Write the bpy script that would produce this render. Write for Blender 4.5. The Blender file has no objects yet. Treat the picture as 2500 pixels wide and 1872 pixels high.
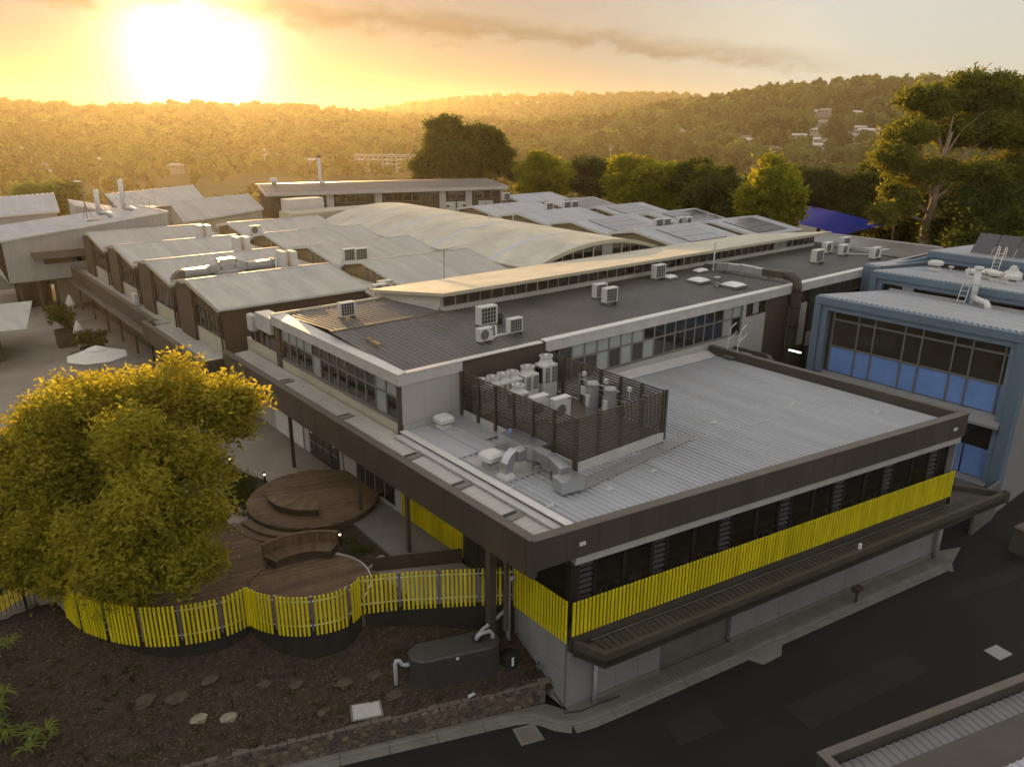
import bpy, math, random
import numpy as np
from mathutils import Vector, Matrix
random.seed(7); rng = np.random.default_rng(11)
R = math.radians; C = bpy.context.scene.collection
sc = bpy.context.scene

# ---------------------------------------------------------------- camera
cam = bpy.data.cameras.new('camera'); cam_o = bpy.data.objects.new('camera', cam); C.objects.link(cam_o)
_p, _r, _az = R(18.990), R(0.434), R(39.660)
_f = Vector((math.cos(_p)*math.sin(_az), math.cos(_p)*math.cos(_az), -math.sin(_p)))
_ri = Vector((math.cos(_az), -math.sin(_az), 0)); _up = _ri.cross(_f)
_ri2 = _ri*math.cos(_r) + _up*math.sin(_r); _up2 = -_ri*math.sin(_r) + _up*math.cos(_r)
cam_o.matrix_world = Matrix(((_ri2.x, _up2.x, -_f.x, 0), (_ri2.y, _up2.y, -_f.y, 0), (_ri2.z, _up2.z, -_f.z, 22.0), (0, 0, 0, 1)))
cam.sensor_width = 36; cam.lens = 1901.3/2500*36; cam.clip_start = .5; cam.clip_end = 9000
sc.camera = cam_o

# ---------------------------------------------------------------- sky, sun, exposure
SUN_AZ, SUN_EL = R(18.94), R(3.3)
sd = Vector((math.sin(SUN_AZ)*math.cos(SUN_EL), math.cos(SUN_AZ)*math.cos(SUN_EL), math.sin(SUN_EL)))
w = bpy.data.worlds.new('World'); sc.world = w; w.use_nodes = True
wn, wl = w.node_tree.nodes, w.node_tree.links
for n in list(wn): wn.remove(n)
def wnode(t, **k):
    n = wn.new(t)
    for a, v in k.items(): setattr(n, a, v)
    return n
def wmath(op, a, b=None, c=None, clamp=False):
    n = wnode('ShaderNodeMath', operation=op, use_clamp=clamp)
    for i, v in enumerate((a, b, c)):
        if v is None: continue
        if isinstance(v, (int, float)): n.inputs[i].default_value = v
        else: wl.new(v, n.inputs[i])
    return n.outputs[0]
def wdot(vec, d):
    n = wnode('ShaderNodeVectorMath', operation='DOT_PRODUCT'); wl.new(vec, n.inputs[0]); n.inputs[1].default_value = d
    return n.outputs['Value']
def wmix(fac, a, b, mode='MIX'):
    n = wnode('ShaderNodeMix', data_type='RGBA', blend_type=mode)
    if isinstance(fac, (int, float)): n.inputs[0].default_value = fac
    else: wl.new(fac, n.inputs[0])
    for i, v in ((6, a), (7, b)):
        if isinstance(v, tuple): n.inputs[i].default_value = v
        else: wl.new(v, n.inputs[i])
    return n.outputs[2]
def smooth(x, a, b):
    n = wnode('ShaderNodeMapRange', interpolation_type='SMOOTHSTEP')
    wl.new(x, n.inputs[0]); n.inputs[1].default_value = a; n.inputs[2].default_value = b
    return n.outputs[0]
sky = wnode('ShaderNodeTexSky', sky_type='NISHITA', sun_disc=False, sun_elevation=SUN_EL, sun_rotation=SUN_AZ, altitude=120, air_density=1.3, dust_density=.25, ozone_density=2.0)
tc = wnode('ShaderNodeTexCoord'); nrm = wnode('ShaderNodeVectorMath', operation='NORMALIZE'); wl.new(tc.outputs['Generated'], nrm.inputs[0]); D = nrm.outputs[0]
def azel(a, e): a, e = R(a), R(e); return Vector((math.sin(a)*math.cos(e), math.cos(a)*math.cos(e), math.sin(e)))
# fill colour added over the whole sky to light the ground
# bright aureole round the low sun
cs = wdot(D, sd)
au = wmath('ADD', wmath('MULTIPLY', wmath('POWER', wmath('MAXIMUM', cs, 0), 520), 26.0),
           wmath('ADD', wmath('MULTIPLY', wmath('POWER', wmath('MAXIMUM', cs, 0), 110), 1.0), wmath('MULTIPLY', wmath('POWER', wmath('MAXIMUM', cs, 0), 14), .12)))
auc = wnode('ShaderNodeVectorMath', operation='SCALE'); auc.inputs[0].default_value = (1.0, .70, .32); wl.new(au, auc.inputs['Scale'])
base = wmix(1.0, wmix(1.0, sky.outputs[0], (.09, .11, .22, 1), 'MULTIPLY'), auc.outputs[0], 'ADD')
sz = wnode('ShaderNodeSeparateXYZ'); wl.new(D, sz.inputs[0])
base = wmix(1.0, base, wmix(smooth(cs, .74, .99), wmix(smooth(sz.outputs[2], .02, .5), (2.40, 2.36, 2.05, 1), (2.9, 2.78, 2.6, 1)), (1.25, 1.0, .78, 1)), 'ADD')      # added sky fill, brighter overhead, dimmer and warmer round the sun
# the long cloud streak
d1, d2 = azel(21.5, 7.0), azel(61.5, 3.2); nv = d1.cross(d2).normalized(); 
if nv.z < 0: nv = -nv
al = (d2 - d1).normalized(); mid = al.dot(d1), al.dot(d2)
cm = wnode('ShaderNodeMapping'); cm.inputs['Scale'].default_value = (13, 13, 30); wl.new(D, cm.inputs[0])
cn = wnode('ShaderNodeTexNoise'); cn.inputs['Scale'].default_value = 1.6; cn.inputs['Detail'].default_value = 9; cn.inputs['Roughness'].default_value = .62; wl.new(cm.outputs[0], cn.inputs['Vector'])
t = wdot(D, nv); along = wdot(D, al)
tt = wmath('ADD', t, wmath('MULTIPLY', wmath('SUBTRACT', cn.outputs[0], .5), .075))
wd = wmath('MULTIPLY_ADD', smooth(along, mid[0], mid[1]), -.018, .058)
band = wmath('SUBTRACT', 1.0, wmath('DIVIDE', wmath('ABSOLUTE', wmath('ADD', tt, -.022)), wd), clamp=True)
band = wmath('MULTIPLY', smooth(band, .0, .5), smooth(along, mid[1]+.035, mid[1]-.10))
dark = wmix(1.0, base, (.66, .56, .47, 1), 'MULTIPLY')
lit = wmix(1.0, base, (1.12, 1.06, .98, 1), 'MULTIPLY')
cl = wmix(smooth(wmath('ADD', t, wmath('MULTIPLY', cn.outputs[0], .03)), .004, .030), dark, lit)
fin = wmix(wmath('MULTIPLY', band, .95), base, cl)
bg = wnode('ShaderNodeBackground'); bg.inputs['Strength'].default_value = .095; wl.new(fin, bg.inputs[0])
ow = wnode('ShaderNodeOutputWorld'); wl.new(bg.outputs[0], ow.inputs[0])

sl = bpy.data.lights.new('sun', 'SUN'); sl.energy = 3.0; sl.angle = R(.6); sl.color = (1, .59, .22)
so = bpy.data.objects.new('sun', sl); C.objects.link(so); so.rotation_euler = (-sd).to_track_quat('-Z', 'Y').to_euler()
vs = sc.view_settings; vs.view_transform = 'Standard'; vs.look = 'None'; vs.exposure = 1.4; vs.gamma = 1; vs.use_curve_mapping = False
sc.cycles.use_denoising = True; sc.cycles.max_bounces = 5; sc.cycles.diffuse_bounces = 3; sc.cycles.glossy_bounces = 2; sc.cycles.transmission_bounces = 3; sc.cycles.use_adaptive_sampling = True; sc.cycles.adaptive_threshold = .03; sc.cycles.transparent_max_bounces = 12; sc.cycles.volume_bounces = 0
sc.cycles.sample_clamp_indirect = 6; sc.cycles.caustics_reflective = False; sc.cycles.caustics_refractive = False

# ---------------------------------------------------------------- materials
MATS = {}
def M(name, col, rough=.7, metal=0, var=.10, scale=1.5, bump=0, bscale=30, spec=.4, stretch=None, trans=0, alpha=1, orand=0):
    if name in MATS: return MATS[name]
    m = bpy.data.materials.new(name); m.use_nodes = True; nt = m.node_tree; n = nt.nodes; l = nt.links
    b = n['Principled BSDF']; b.inputs['Roughness'].default_value = rough; b.inputs['Metallic'].default_value = metal
    b.inputs['Specular IOR Level'].default_value = spec
    g = n.new('ShaderNodeNewGeometry'); vec = g.outputs['Position']
    if stretch:
        mp = n.new('ShaderNodeMapping'); mp.inputs['Scale'].default_value = stretch; l.new(vec, mp.inputs[0]); vec = mp.outputs[0]
    t1 = n.new('ShaderNodeTexNoise'); t1.inputs['Scale'].default_value = scale; t1.inputs['Detail'].default_value = 7; t1.inputs['Roughness'].default_value = .65; l.new(vec, t1.inputs['Vector'])
    mr = n.new('ShaderNodeMapRange'); mr.inputs[1].default_value = .3; mr.inputs[2].default_value = .7; mr.inputs[3].default_value = 1-var; mr.inputs[4].default_value = 1+var; l.new(t1.outputs[0], mr.inputs[0])
    mx = n.new('ShaderNodeMix'); mx.data_type = 'RGBA'; mx.blend_type = 'MULTIPLY'; mx.inputs[0].default_value = 1; mx.inputs[6].default_value = (*col, 1)
    vout = mr.outputs[0]
    if orand:
        oi = n.new('ShaderNodeObjectInfo'); om = n.new('ShaderNodeMapRange'); om.inputs[3].default_value = 1-orand; om.inputs[4].default_value = 1+orand; l.new(oi.outputs['Random'], om.inputs[0])
        mm = n.new('ShaderNodeMath'); mm.operation = 'MULTIPLY'; l.new(vout, mm.inputs[0]); l.new(om.outputs[0], mm.inputs[1]); vout = mm.outputs[0]
    l.new(vout, mx.inputs[7]); l.new(mx.outputs[2], b.inputs['Base Color'])
    rr = n.new('ShaderNodeMapRange'); rr.inputs[3].default_value = max(0, rough-.08); rr.inputs[4].default_value = min(1, rough+.12); l.new(t1.outputs[0], rr.inputs[0]); l.new(rr.outputs[0], b.inputs['Roughness'])
    if bump:
        t2 = n.new('ShaderNodeTexNoise'); t2.inputs['Scale'].default_value = bscale; t2.inputs['Detail'].default_value = 6; l.new(vec, t2.inputs['Vector'])
        bp = n.new('ShaderNodeBump'); bp.inputs['Strength'].default_value = bump; bp.inputs['Distance'].default_value = .03; l.new(t2.outputs[0], bp.inputs['Height']); l.new(bp.outputs[0], b.inputs['Normal'])
    if alpha < 1: b.inputs['Alpha'].default_value = alpha
    MATS[name] = m; return m
def leafmat(name, col, tcol, var=.35, tr=.5, ov=0.):
    m = bpy.data.materials.new(name); m.use_nodes = True; nt = m.node_tree; n = nt.nodes; l = nt.links
    n.remove(n['Principled BSDF']); out = n['Material Output']
    g = n.new('ShaderNodeNewGeometry'); no = n.new('ShaderNodeTexNoise'); no.inputs['Scale'].default_value = .9; no.inputs['Detail'].default_value = 4; l.new(g.outputs['Position'], no.inputs[0])
    ad = n.new('ShaderNodeMath'); ad.operation = 'MULTIPLY_ADD'; ad.inputs[1].default_value = .55; l.new(g.outputs['Random Per Island'], ad.inputs[0]); l.new(no.outputs[0], ad.inputs[2])
    mr = n.new('ShaderNodeMapRange'); mr.inputs[1].default_value = .3; mr.inputs[2].default_value = 1.2; mr.inputs[3].default_value = 1-var; mr.inputs[4].default_value = 1+var; oi = n.new('ShaderNodeObjectInfo'); a2 = n.new('ShaderNodeMath'); a2.operation = 'MULTIPLY_ADD'; a2.inputs[1].default_value = ov; l.new(oi.outputs['Random'], a2.inputs[0]); l.new(ad.outputs[0], a2.inputs[2]); sb = n.new('ShaderNodeMath'); sb.operation = 'SUBTRACT'; sb.inputs[1].default_value = ov*.5; l.new(a2.outputs[0], sb.inputs[0]); l.new(sb.outputs[0], mr.inputs[0])
    cs_ = []
    for c in (col, tcol):
        mx = n.new('ShaderNodeMix'); mx.data_type = 'RGBA'; mx.blend_type = 'MULTIPLY'; mx.inputs[0].default_value = 1; mx.inputs[6].default_value = (*c, 1); l.new(mr.outputs[0], mx.inputs[7]); cs_.append(mx.outputs[2])
    d = n.new('ShaderNodeBsdfDiffuse'); t = n.new('ShaderNodeBsdfTranslucent'); l.new(cs_[0], d.inputs[0]); l.new(cs_[1], t.inputs[0])
    s = n.new('ShaderNodeMixShader'); s.inputs[0].default_value = tr; l.new(d.outputs[0], s.inputs[1]); l.new(t.outputs[0], s.inputs[2]); l.new(s.outputs[0], out.inputs[0])
    MATS[name] = m; return m
def glow(name, col, s):
    m = bpy.data.materials.new(name); m.use_nodes = True; b = m.node_tree.nodes['Principled BSDF']
    b.inputs['Base Color'].default_value = (*col, 1); b.inputs['Emission Color'].default_value = (*col, 1); b.inputs['Emission Strength'].default_value = s; MATS[name] = m; return m

M('zinc_roof', (.45, .46, .48), .42, .25, .15, .5, stretch=(2.2, .25, 1)); M('dark_roof', (.13, .125, .12), .38, .2, .22, .5, stretch=(1, .35, 1))
M('pale_roof', (.47, .45, .41), .5, .15, .17, .45, stretch=(2.5, .4, 1), orand=.05); M('cream_roof', (.56, .53, .42), .55, .05, .2, .4); M('white_trim', (.66, .65, .62), .5, 0, .08, 2)
M('vault_strip', (.52, .55, .72), .35, 0, .06, 2); M('fascia', (.50, .48, .46), .55, 0, .12, 1.2, stretch=(1, 1, .4)); M('fascia_cap', (.72, .70, .66), .35, .3, .08, 2)
M('charcoal', (.078, .066, .052), .55, .1, .16, .8, stretch=(1, 1, .3), orand=.06); M('charcoal_cap', (.13, .112, .09), .5, .2, .16, 1); M('brown_wall', (.075, .06, .045), .7, 0, .15, 1)
M('panel_grey', (.25, .245, .245), .6, 0, .10, .9, bump=.05, stretch=(1, 1, .35), orand=.05); M('panel_light', (.42, .40, .38), .6, 0, .08, .8, stretch=(1, 1, .3))
M('cream_wall', (.47, .43, .33), .7, 0, .10, .7, stretch=(1, 1, .4)); M('gable_wall', (.26, .20, .115), .8, 0, .15, 1.2); M('white_wall', (.60, .58, .53), .6, 0, .09, .7)
M('yellow', (.64, .53, .008), .5, 0, .16, 2, stretch=(1, 1, .35), orand=.13); M('frame', (.20, .19, .175), .5, .2, .08, 2); M('dark_frame', (.03, .028, .026), .5, .2, .1, 2)
M('glass', (.02, .021, .02), .04, 0, .1, 1, spec=1.0); M('blind', (.33, .36, .34), .5, 0, .08, 2, spec=.6); M('blue_glass', (.19, .33, .68), .10, 0, .10, .7, spec=.6)
M('glass_reflect_tint', (.04, .034, .026), .05, 0, .25, .6, spec=1.0); M('asphalt_patch', (.019, .018, .016), .85, 0, .3, 1.5, bump=.3, bscale=60); M('glass_clear', (.02, .02, .018), .04, 0, .05, 1, spec=.6, alpha=.45)  # blue building's panes: low roof's reflection put into the brown base colour
M('blue_frame', (.135, .195, .255), .55, 0, .10, .7, stretch=(1, 1, .4)); M('blue_frame_inner', (.17, .235, .30), .6, 0, .08, .8)
M('galv', (.50, .51, .52), .3, .85, .12, 1.5); M('plant_white', (.62, .61, .57), .45, 0, .05, 2); M('vent_dark', (.035, .035, .035), .5, .2, .1, 4); M('tank_grey', (.34, .34, .34), .45, .2, .07, 2)
M('pipe_grey', (.40, .40, .43), .4, 0, .06, 2); M('pipe_white', (.68, .67, .66), .4, 0, .05, 2); M('louvre', (.085, .072, .055), .5, .2, .12, 2)
M('asphalt', (.0105, .010, .0088), .8, 0, .5, .28, bump=.35, bscale=60); M('concrete', (.15, .14, .12), .8, 0, .20, .8, bump=.15, bscale=30); M('concrete_pale', (.175, .166, .145), .8, 0, .18, 1.2, bump=.12)
M('paving', (.27, .228, .185), .8, 0, .22, .35, bump=.1, bscale=14); M('deck', (.150, .098, .056), .75, 0, .28, 2.2, bump=.1, bscale=20, orand=.25); M('deck_dark', (.07, .052, .035), .8, 0, .2, 3)
M('mulch', (.040, .028, .018), .95, 0, .65, 5, bump=.9, bscale=18); M('skirt', (.02, .018, .016), .8, 0, .2, 2, bump=.1); M('grass', (.055, .075, .02), .9, 0, .4, .4)
M('stone', (.13, .10, .07), .85, 0, .35, 4, bump=.6, bscale=12, orand=.35); M('stone_dark', (.07, .058, .047), .85, 0, .3, 5, bump=.5, bscale=12); M('mortar', (.135, .115, .09), .95, 0, .2, 6, bump=.5, bscale=25)
M('boulder', (.085, .064, .045), .9, 0, .35, 3, bump=.6, bscale=9); M('boulder_pale', (.27, .235, .175), .9, 0, .25, 3, bump=.5, bscale=9)
M('tank_dark', (.055, .05, .048), .5, 0, .10, 2); M('black', (.02, .02, .02), .5, 0, .1, 3); M('canvas', (.62, .58, .53), .8, 0, .06, 2); M('planter', (.075, .06, .05), .7, 0, .15, 2)
M('sail', (.008, .022, .24), .9, 0, .12, .4, stretch=(1, 1, 3), spec=.1); M('bark', (.13, .095, .065), .9, 0, .3, 4, bump=.5, bscale=14); M('bark_pale', (.27, .205, .14), .8, 0, .3, 1.5, bump=.3, bscale=6)
M('solar', (.20, .205, .22), .22, .0, .08, .6, spec=.8); M('solar_dark', (.03, .032, .04), .12, 0, .1, .6, spec=.8); M('yellow_paint', (.55, .42, .03), .8, 0, .2, 2); M('line_white', (.6, .58, .52), .8)
M('soil_far', (.045, .05, .022), .95, 0, .35, .02); M('town_white', (.62, .60, .56), .6); M('town_wall', (.40, .36, .31), .8); M('town_roof', (.20, .15, .12), .8); M('town_grey', (.33, .32, .31), .6)
M('wood_pale', (.30, .20, .11), .7, 0, .2, 3); M('interior', (.16, .13, .10), .9, 0, .15, 1); M('paper', (.75, .74, .72), .7); M('copper', (.10, .07, .05), .5, .3)
glow('lamp_warm', (1, .72, .38), 1.3); glow('lamp_white', (.85, 1, .9), .8); glow('bottle_blue', (.25, .45, .95), .0)
leafmat('leaf_front', (.225, .215, .034), (.68, .58, .055), .40, .5); leafmat('leaf_gold', (.14, .165, .02), (.52, .48, .035), .4, .5)
leafmat('leaf_dark', (.052, .072, .018), (.17, .19, .026), .5, .42); leafmat('leaf_gum', (.10, .125, .028), (.36, .34, .04), .5, .45); leafmat('leaf_far', (.085, .115, .036), (.22, .25, .045), .8, .4, 1.1)
leafmat('leaf_shrub', (.06, .075, .015), (.16, .15, .02), .4, .4); leafmat('leaf_strap', (.16, .20, .05), (.30, .32, .05), .25, .4); leafmat('leaf_willow', (.055, .07, .026), (.14, .14, .03), .3, .35)
M('crown_core', (.015, .018, .006), .95, 0, .2, 1)

# ---------------------------------------------------------------- mesh helpers
OFF = {}
class MB:
    def __init__(s, ox=0, oy=0, rz=0, oz=0): s.v, s.f, s.n = [], [], 0; s.at(ox, oy, rz, oz)
    def at(s, ox=0, oy=0, rz=0, oz=0): s.o = (ox, oy, oz); s.c, s.s_ = math.cos(rz), math.sin(rz); return s
    def add(s, vs_, fs):
        k = s.n; o = s.o
        for x, y, z in vs_: s.v.append((o[0]+x*s.c-y*s.s_, o[1]+x*s.s_+y*s.c, o[2]+z))
        s.n += len(vs_); s.f += [tuple(i+k for i in f) for f in fs]; return s
    def box(s, x0, x1, y0, y1, z0, z1):
        return s.add([(x0,y0,z0),(x1,y0,z0),(x1,y1,z0),(x0,y1,z0),(x0,y0,z1),(x1,y0,z1),(x1,y1,z1),(x0,y1,z1)],
                     [(0,3,2,1),(4,5,6,7),(0,1,5,4),(1,2,6,5),(2,3,7,6),(3,0,4,7)])
    def bev(s, x0, x1, y0, y1, z0, z1, b):   # box with chamfered top and upright edges
        ring = lambda d, z: [(x0+d+b,y0+d,z),(x1-d-b,y0+d,z),(x1-d,y0+d+b,z),(x1-d,y1-d-b,z),(x1-d-b,y1-d,z),(x0+d+b,y1-d,z),(x0+d,y1-d-b,z),(x0+d,y0+d+b,z)]
        v = ring(0,z0)+ring(0,z1-b)+ring(b,z1); f = [tuple(range(7,-1,-1)), tuple(range(16,24))]
        for a in (0, 8):
            for i in range(8): j=(i+1)%8; f.append((a+i,a+j,a+8+j,a+8+i))
        return s.add(v, f)
    def prism(s, poly, z0, z1):
        n = len(poly); a = sum(poly[i][0]*poly[(i+1)%n][1]-poly[(i+1)%n][0]*poly[i][1] for i in range(n))
        if a < 0: poly = poly[::-1]
        z0 = z0 if hasattr(z0,'__len__') else [z0]*n; z1 = z1 if hasattr(z1,'__len__') else [z1]*n
        v = [(p[0],p[1],z) for p,z in zip(poly,z0)]+[(p[0],p[1],z) for p,z in zip(poly,z1)]
        return s.add(v, [tuple(range(n-1,-1,-1)), tuple(range(n,2*n))]+[(i,(i+1)%n,n+(i+1)%n,n+i) for i in range(n)])
    def hull8(s, b, t):   # 4 bottom + 4 top points
        return s.add(list(b)+list(t), [(0,3,2,1),(4,5,6,7),(0,1,5,4),(1,2,6,5),(2,3,7,6),(3,0,4,7)])
    def quad(s, *p): return s.add(p, [tuple(range(len(p)))])
    def slab(s, p, th):   # quad with thickness along -normal
        a = [Vector(q) for q in p]; n = (a[1]-a[0]).cross(a[2]-a[0]).normalized()*th; b = [q-n for q in a]; m = len(a)
        return s.add([tuple(q) for q in b+a], [tuple(range(m-1,-1,-1)), tuple(range(m,2*m))]+[(i,(i+1)%m,m+(i+1)%m,m+i) for i in range(m)])
    def cyl(s, x, y, z0, z1, r, n=16, r2=None):
        r2 = r if r2 is None else r2
        v = [(x+math.cos(6.28318*i/n)*r, y+math.sin(6.28318*i/n)*r, z0) for i in range(n)]+[(x+math.cos(6.28318*i/n)*r2, y+math.sin(6.28318*i/n)*r2, z1) for i in range(n)]
        return s.add(v, [tuple(range(n-1,-1,-1)), tuple(range(n,2*n))]+[(i,(i+1)%n,n+(i+1)%n,n+i) for i in range(n)])
    def tube(s, pts, r, n=8, cap=True):
        P_ = [Vector(p) for p in pts]; rs = r if hasattr(r,'__len__') else [r]*len(P_); v, f = [], []
        up = Vector((0,0,1)) if abs((P_[1]-P_[0]).normalized().z) < .9 else Vector((1,0,0))
        for i, p in enumerate(P_):
            d = (P_[min(i+1,len(P_)-1)]-P_[max(i-1,0)]).normalized(); a = d.cross(up)
            if a.length < 1e-4: a = d.cross(Vector((0,1,0)))
            a.normalize(); up = a.cross(d).normalized()
            v += [tuple(p+(a*math.cos(6.28318*k/n)+up*math.sin(6.28318*k/n))*rs[i]) for k in range(n)]
        for i in range(len(P_)-1):
            for k in range(n): f.append((i*n+k, i*n+(k+1)%n, (i+1)*n+(k+1)%n, (i+1)*n+k))
        if cap: f += [tuple(range(n-1,-1,-1)), tuple(range((len(P_)-1)*n, len(P_)*n))]
        return s.add(v, f)
    def bar(s, a, b, w, h=None):   # square bar
        h = h or w; A, B = Vector(a), Vector(b); d = (B-A).normalized(); up = Vector((0,0,1)) if abs(d.z) < .95 else Vector((0,1,0))
        x = d.cross(up).normalized()*w/2; y = x.cross(d).normalized()*h/2
        return s.hull8([tuple(A-x-y),tuple(A+x-y),tuple(B+x-y),tuple(B-x-y)], [tuple(A-x+y),tuple(A+x+y),tuple(B+x+y),tuple(B-x+y)])
    def ribs(s, p00, p10, p11, p01, sp, h, th=.05):   # ribbed sheet: ribs run p00->p01, repeat along p00->p10
        a, b, c, d = map(Vector, (p00, p10, p11, p01)); L = max((b-a).length, (c-d).length); n = max(1, round(L/sp)); nr = (b-a).cross(d-a).normalized()
        if nr.z < 0: nr = -nr
        prof = []
        for i in range(n): prof += [(i/n, 0), ((i+.60)/n, 0), ((i+.70)/n, h), ((i+.90)/n, h)]
        prof.append((1, 0)); v = []
        for u, q in prof: v += [tuple(a.lerp(b, u)+nr*q), tuple(d.lerp(c, u)+nr*q)]
        m = len(prof); s.add(v, [(2*i, 2*i+2, 2*i+3, 2*i+1) for i in range(m-1)])
        return s.slab([tuple(x-nr*.004) for x in ((a,b,c,d) if (b-a).cross(d-a).z > 0 else (a,d,c,b))], th)
    def mesh(s, name, off=(0,0,0), smooth=False):
        me = bpy.data.meshes.new(name); me.from_pydata([(x-off[0],y-off[1],z-off[2]) for x,y,z in s.v], [], s.f); me.update()
        if smooth:
            for p in me.polygons: p.use_smooth = True
        return me
def tag(o, label=None, cat=None, group=None, kind=None):
    for k, v in (('label',label),('category',cat),('group',group),('kind',kind)):
        if v: o[k] = v
    return o
def thing(name, label, cat, loc=(0,0,0), rz=0, group=None):
    o = bpy.data.objects.new(name, None); o.empty_display_size = .3; C.objects.link(o); o.location = loc; o.rotation_euler = (0,0,rz); OFF[o.name] = tuple(loc); return tag(o, label, cat, group)
def part(name, mb, mat, parent, label=None, local=False, smooth=False, kind=None):
    off = (0,0,0) if local else OFF[parent.name]
    o = bpy.data.objects.new(name, mb.mesh(name, off, smooth)); o.data.materials.append(MATS[mat]); C.objects.link(o); o.parent = parent; OFF[o.name] = off; return tag(o, label, kind=kind)
def inst(name, me, mat, parent, loc, rz=0, rx=0, ry=0):   # one piece of many that share a mesh
    if not me.materials: me.materials.append(MATS[mat])
    o = bpy.data.objects.new(name, me); C.objects.link(o); o.parent = parent; f = OFF[parent.name]; o.location = (loc[0]-f[0], loc[1]-f[1], loc[2]-f[2]); o.rotation_euler = (rx, ry, rz); OFF[o.name] = tuple(loc); return o
def single(name, mb, mat, label=None, cat=None, group=None, kind=None, smooth=False, base=None):
    if base is None:
        xs, ys, zs = zip(*mb.v); base = ((min(xs)+max(xs))/2, (min(ys)+max(ys))/2, min(zs))
    o = bpy.data.objects.new(name, mb.mesh(name, base, smooth)); o.data.materials.append(MATS[mat]); C.objects.link(o); o.location = base; OFF[o.name] = base; return tag(o, label, cat, group, kind)
def copy_tree(o, parent=None):
    c = o.copy(); C.objects.link(c); c.parent = parent; OFF[c.name] = OFF.get(o.name, (0,0,0))
    for ch in list(o.children): copy_tree(ch, c)
    return c
USED = {}
def place(key, make, loc, rz, label, cat, group=None, s=1):   # first use keeps the prototype, later ones copy it with its parts
    if key not in USED: o = make(); USED[key] = o
    else: o = copy_tree(USED[key])
    o.location = loc; o.rotation_euler = (0,0,rz); o.scale = (s,s,s) if not hasattr(s,'__len__') else s
    for k in ('group',):
        if k in o: del o[k]
    return tag(o, label, cat, group)
NTH = ['first','second','third','fourth','fifth','sixth','seventh','eighth','ninth','tenth','eleventh','twelfth','thirteenth','fourteenth','fifteenth','sixteenth','seventeenth','eighteenth','nineteenth','twentieth']
# ================================================================ terrain and ground
A_R = [(-60,.5),(-3,.35),(7.7,.23),(9.8,.07),(13.8,-.02),(18.6,.15),(24.2,.25),(28.3,-.04),(31,-.34),(35.2,-.52),(41,-.48),(46.6,-.04),(50.7,.6),(53.7,.98),(56,1.49),(59.8,1.88),(62.9,2.04),(66.8,1.77),(71.2,1.39),(83.4,1.09),(130,.6)]
B_R = [(-60,-.5),(24.2,-.59),(29.6,-.03),(32.4,.47),(35.3,.82),(39.5,1.06),(43.7,1.22),(49.3,1.3),(53.7,1.0),(59.9,.69),(71.3,.48),(130,.5)]
ss = lambda a, b, x: np.clip((x-a)/(b-a), 0, 1)**2*(3-2*np.clip((x-a)/(b-a), 0, 1))
def terrain(x, y):
    x, y = np.asarray(x, float), np.asarray(y, float); r = np.hypot(x, y); az = np.degrees(np.arctan2(x, y))
    za = 22+np.tan(np.radians(np.interp(az, *zip(*A_R))))*1350-13; zb = 22+np.tan(np.radians(np.interp(az, *zip(*B_R))))*2350-12
    z = -.15+3.3*ss(72, 100, r)-30*ss(150, 420, r)
    wob = 5*np.sin(x*.011+1)*np.cos(y*.013)+3*np.sin(x*.027)*np.sin(y*.023+2)
    hill = (za+27)*ss(760, 1350, r)**.85
    z = z+hill+wob*ss(300, 700, r)*.7-(za+20)*.45*ss(1380, 1800, r)
    zB = -10+(zb+10)*ss(1700, 2350, r)-40*ss(2400, 4000, r)
    return np.where(r > 1560, np.maximum(z, zB), z)
azs = np.concatenate([np.arange(-180, -12, 6), np.arange(-12, 92, .6), np.arange(92, 180.1, 6)])
rs = np.concatenate([np.linspace(.5, 60, 6), np.linspace(72, 150, 10), np.linspace(165, 720, 24), np.linspace(745, 1500, 34), np.linspace(1550, 2500, 26), [2900, 3400, 4200, 5500]])
AZ, RR = np.meshgrid(np.radians(azs), rs); X_, Y_ = RR*np.sin(AZ), RR*np.cos(AZ); Z_ = terrain(X_, Y_)
nv_, na = len(rs), len(azs); g = MB(); g.v = list(zip(X_.ravel().tolist(), Y_.ravel().tolist(), Z_.ravel().tolist()))
g.f = [(i*na+j, i*na+j+1, (i+1)*na+j+1, (i+1)*na+j) for i in range(nv_-1) for j in range(na-1)]
g.f = [f[::-1] for f in g.f]
single('ground', g, 'soil_far', kind='structure', base=(0,0,0), smooth=True)
def hit(az, el, r0=150, r1=2600):   # where a sight line meets the terrain: used to set houses on their hillside
    r = np.arange(r0, r1, 4.); a, e = math.radians(az), math.radians(el); z = 22+np.tan(e)*r; k = np.where(terrain(r*math.sin(a), r*math.cos(a)) > z)[0]
    q = float(r[k[0]]) if len(k) else 1200.; return q*math.sin(a), q*math.cos(a), float(terrain(q*math.sin(a), q*math.cos(a)))

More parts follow.
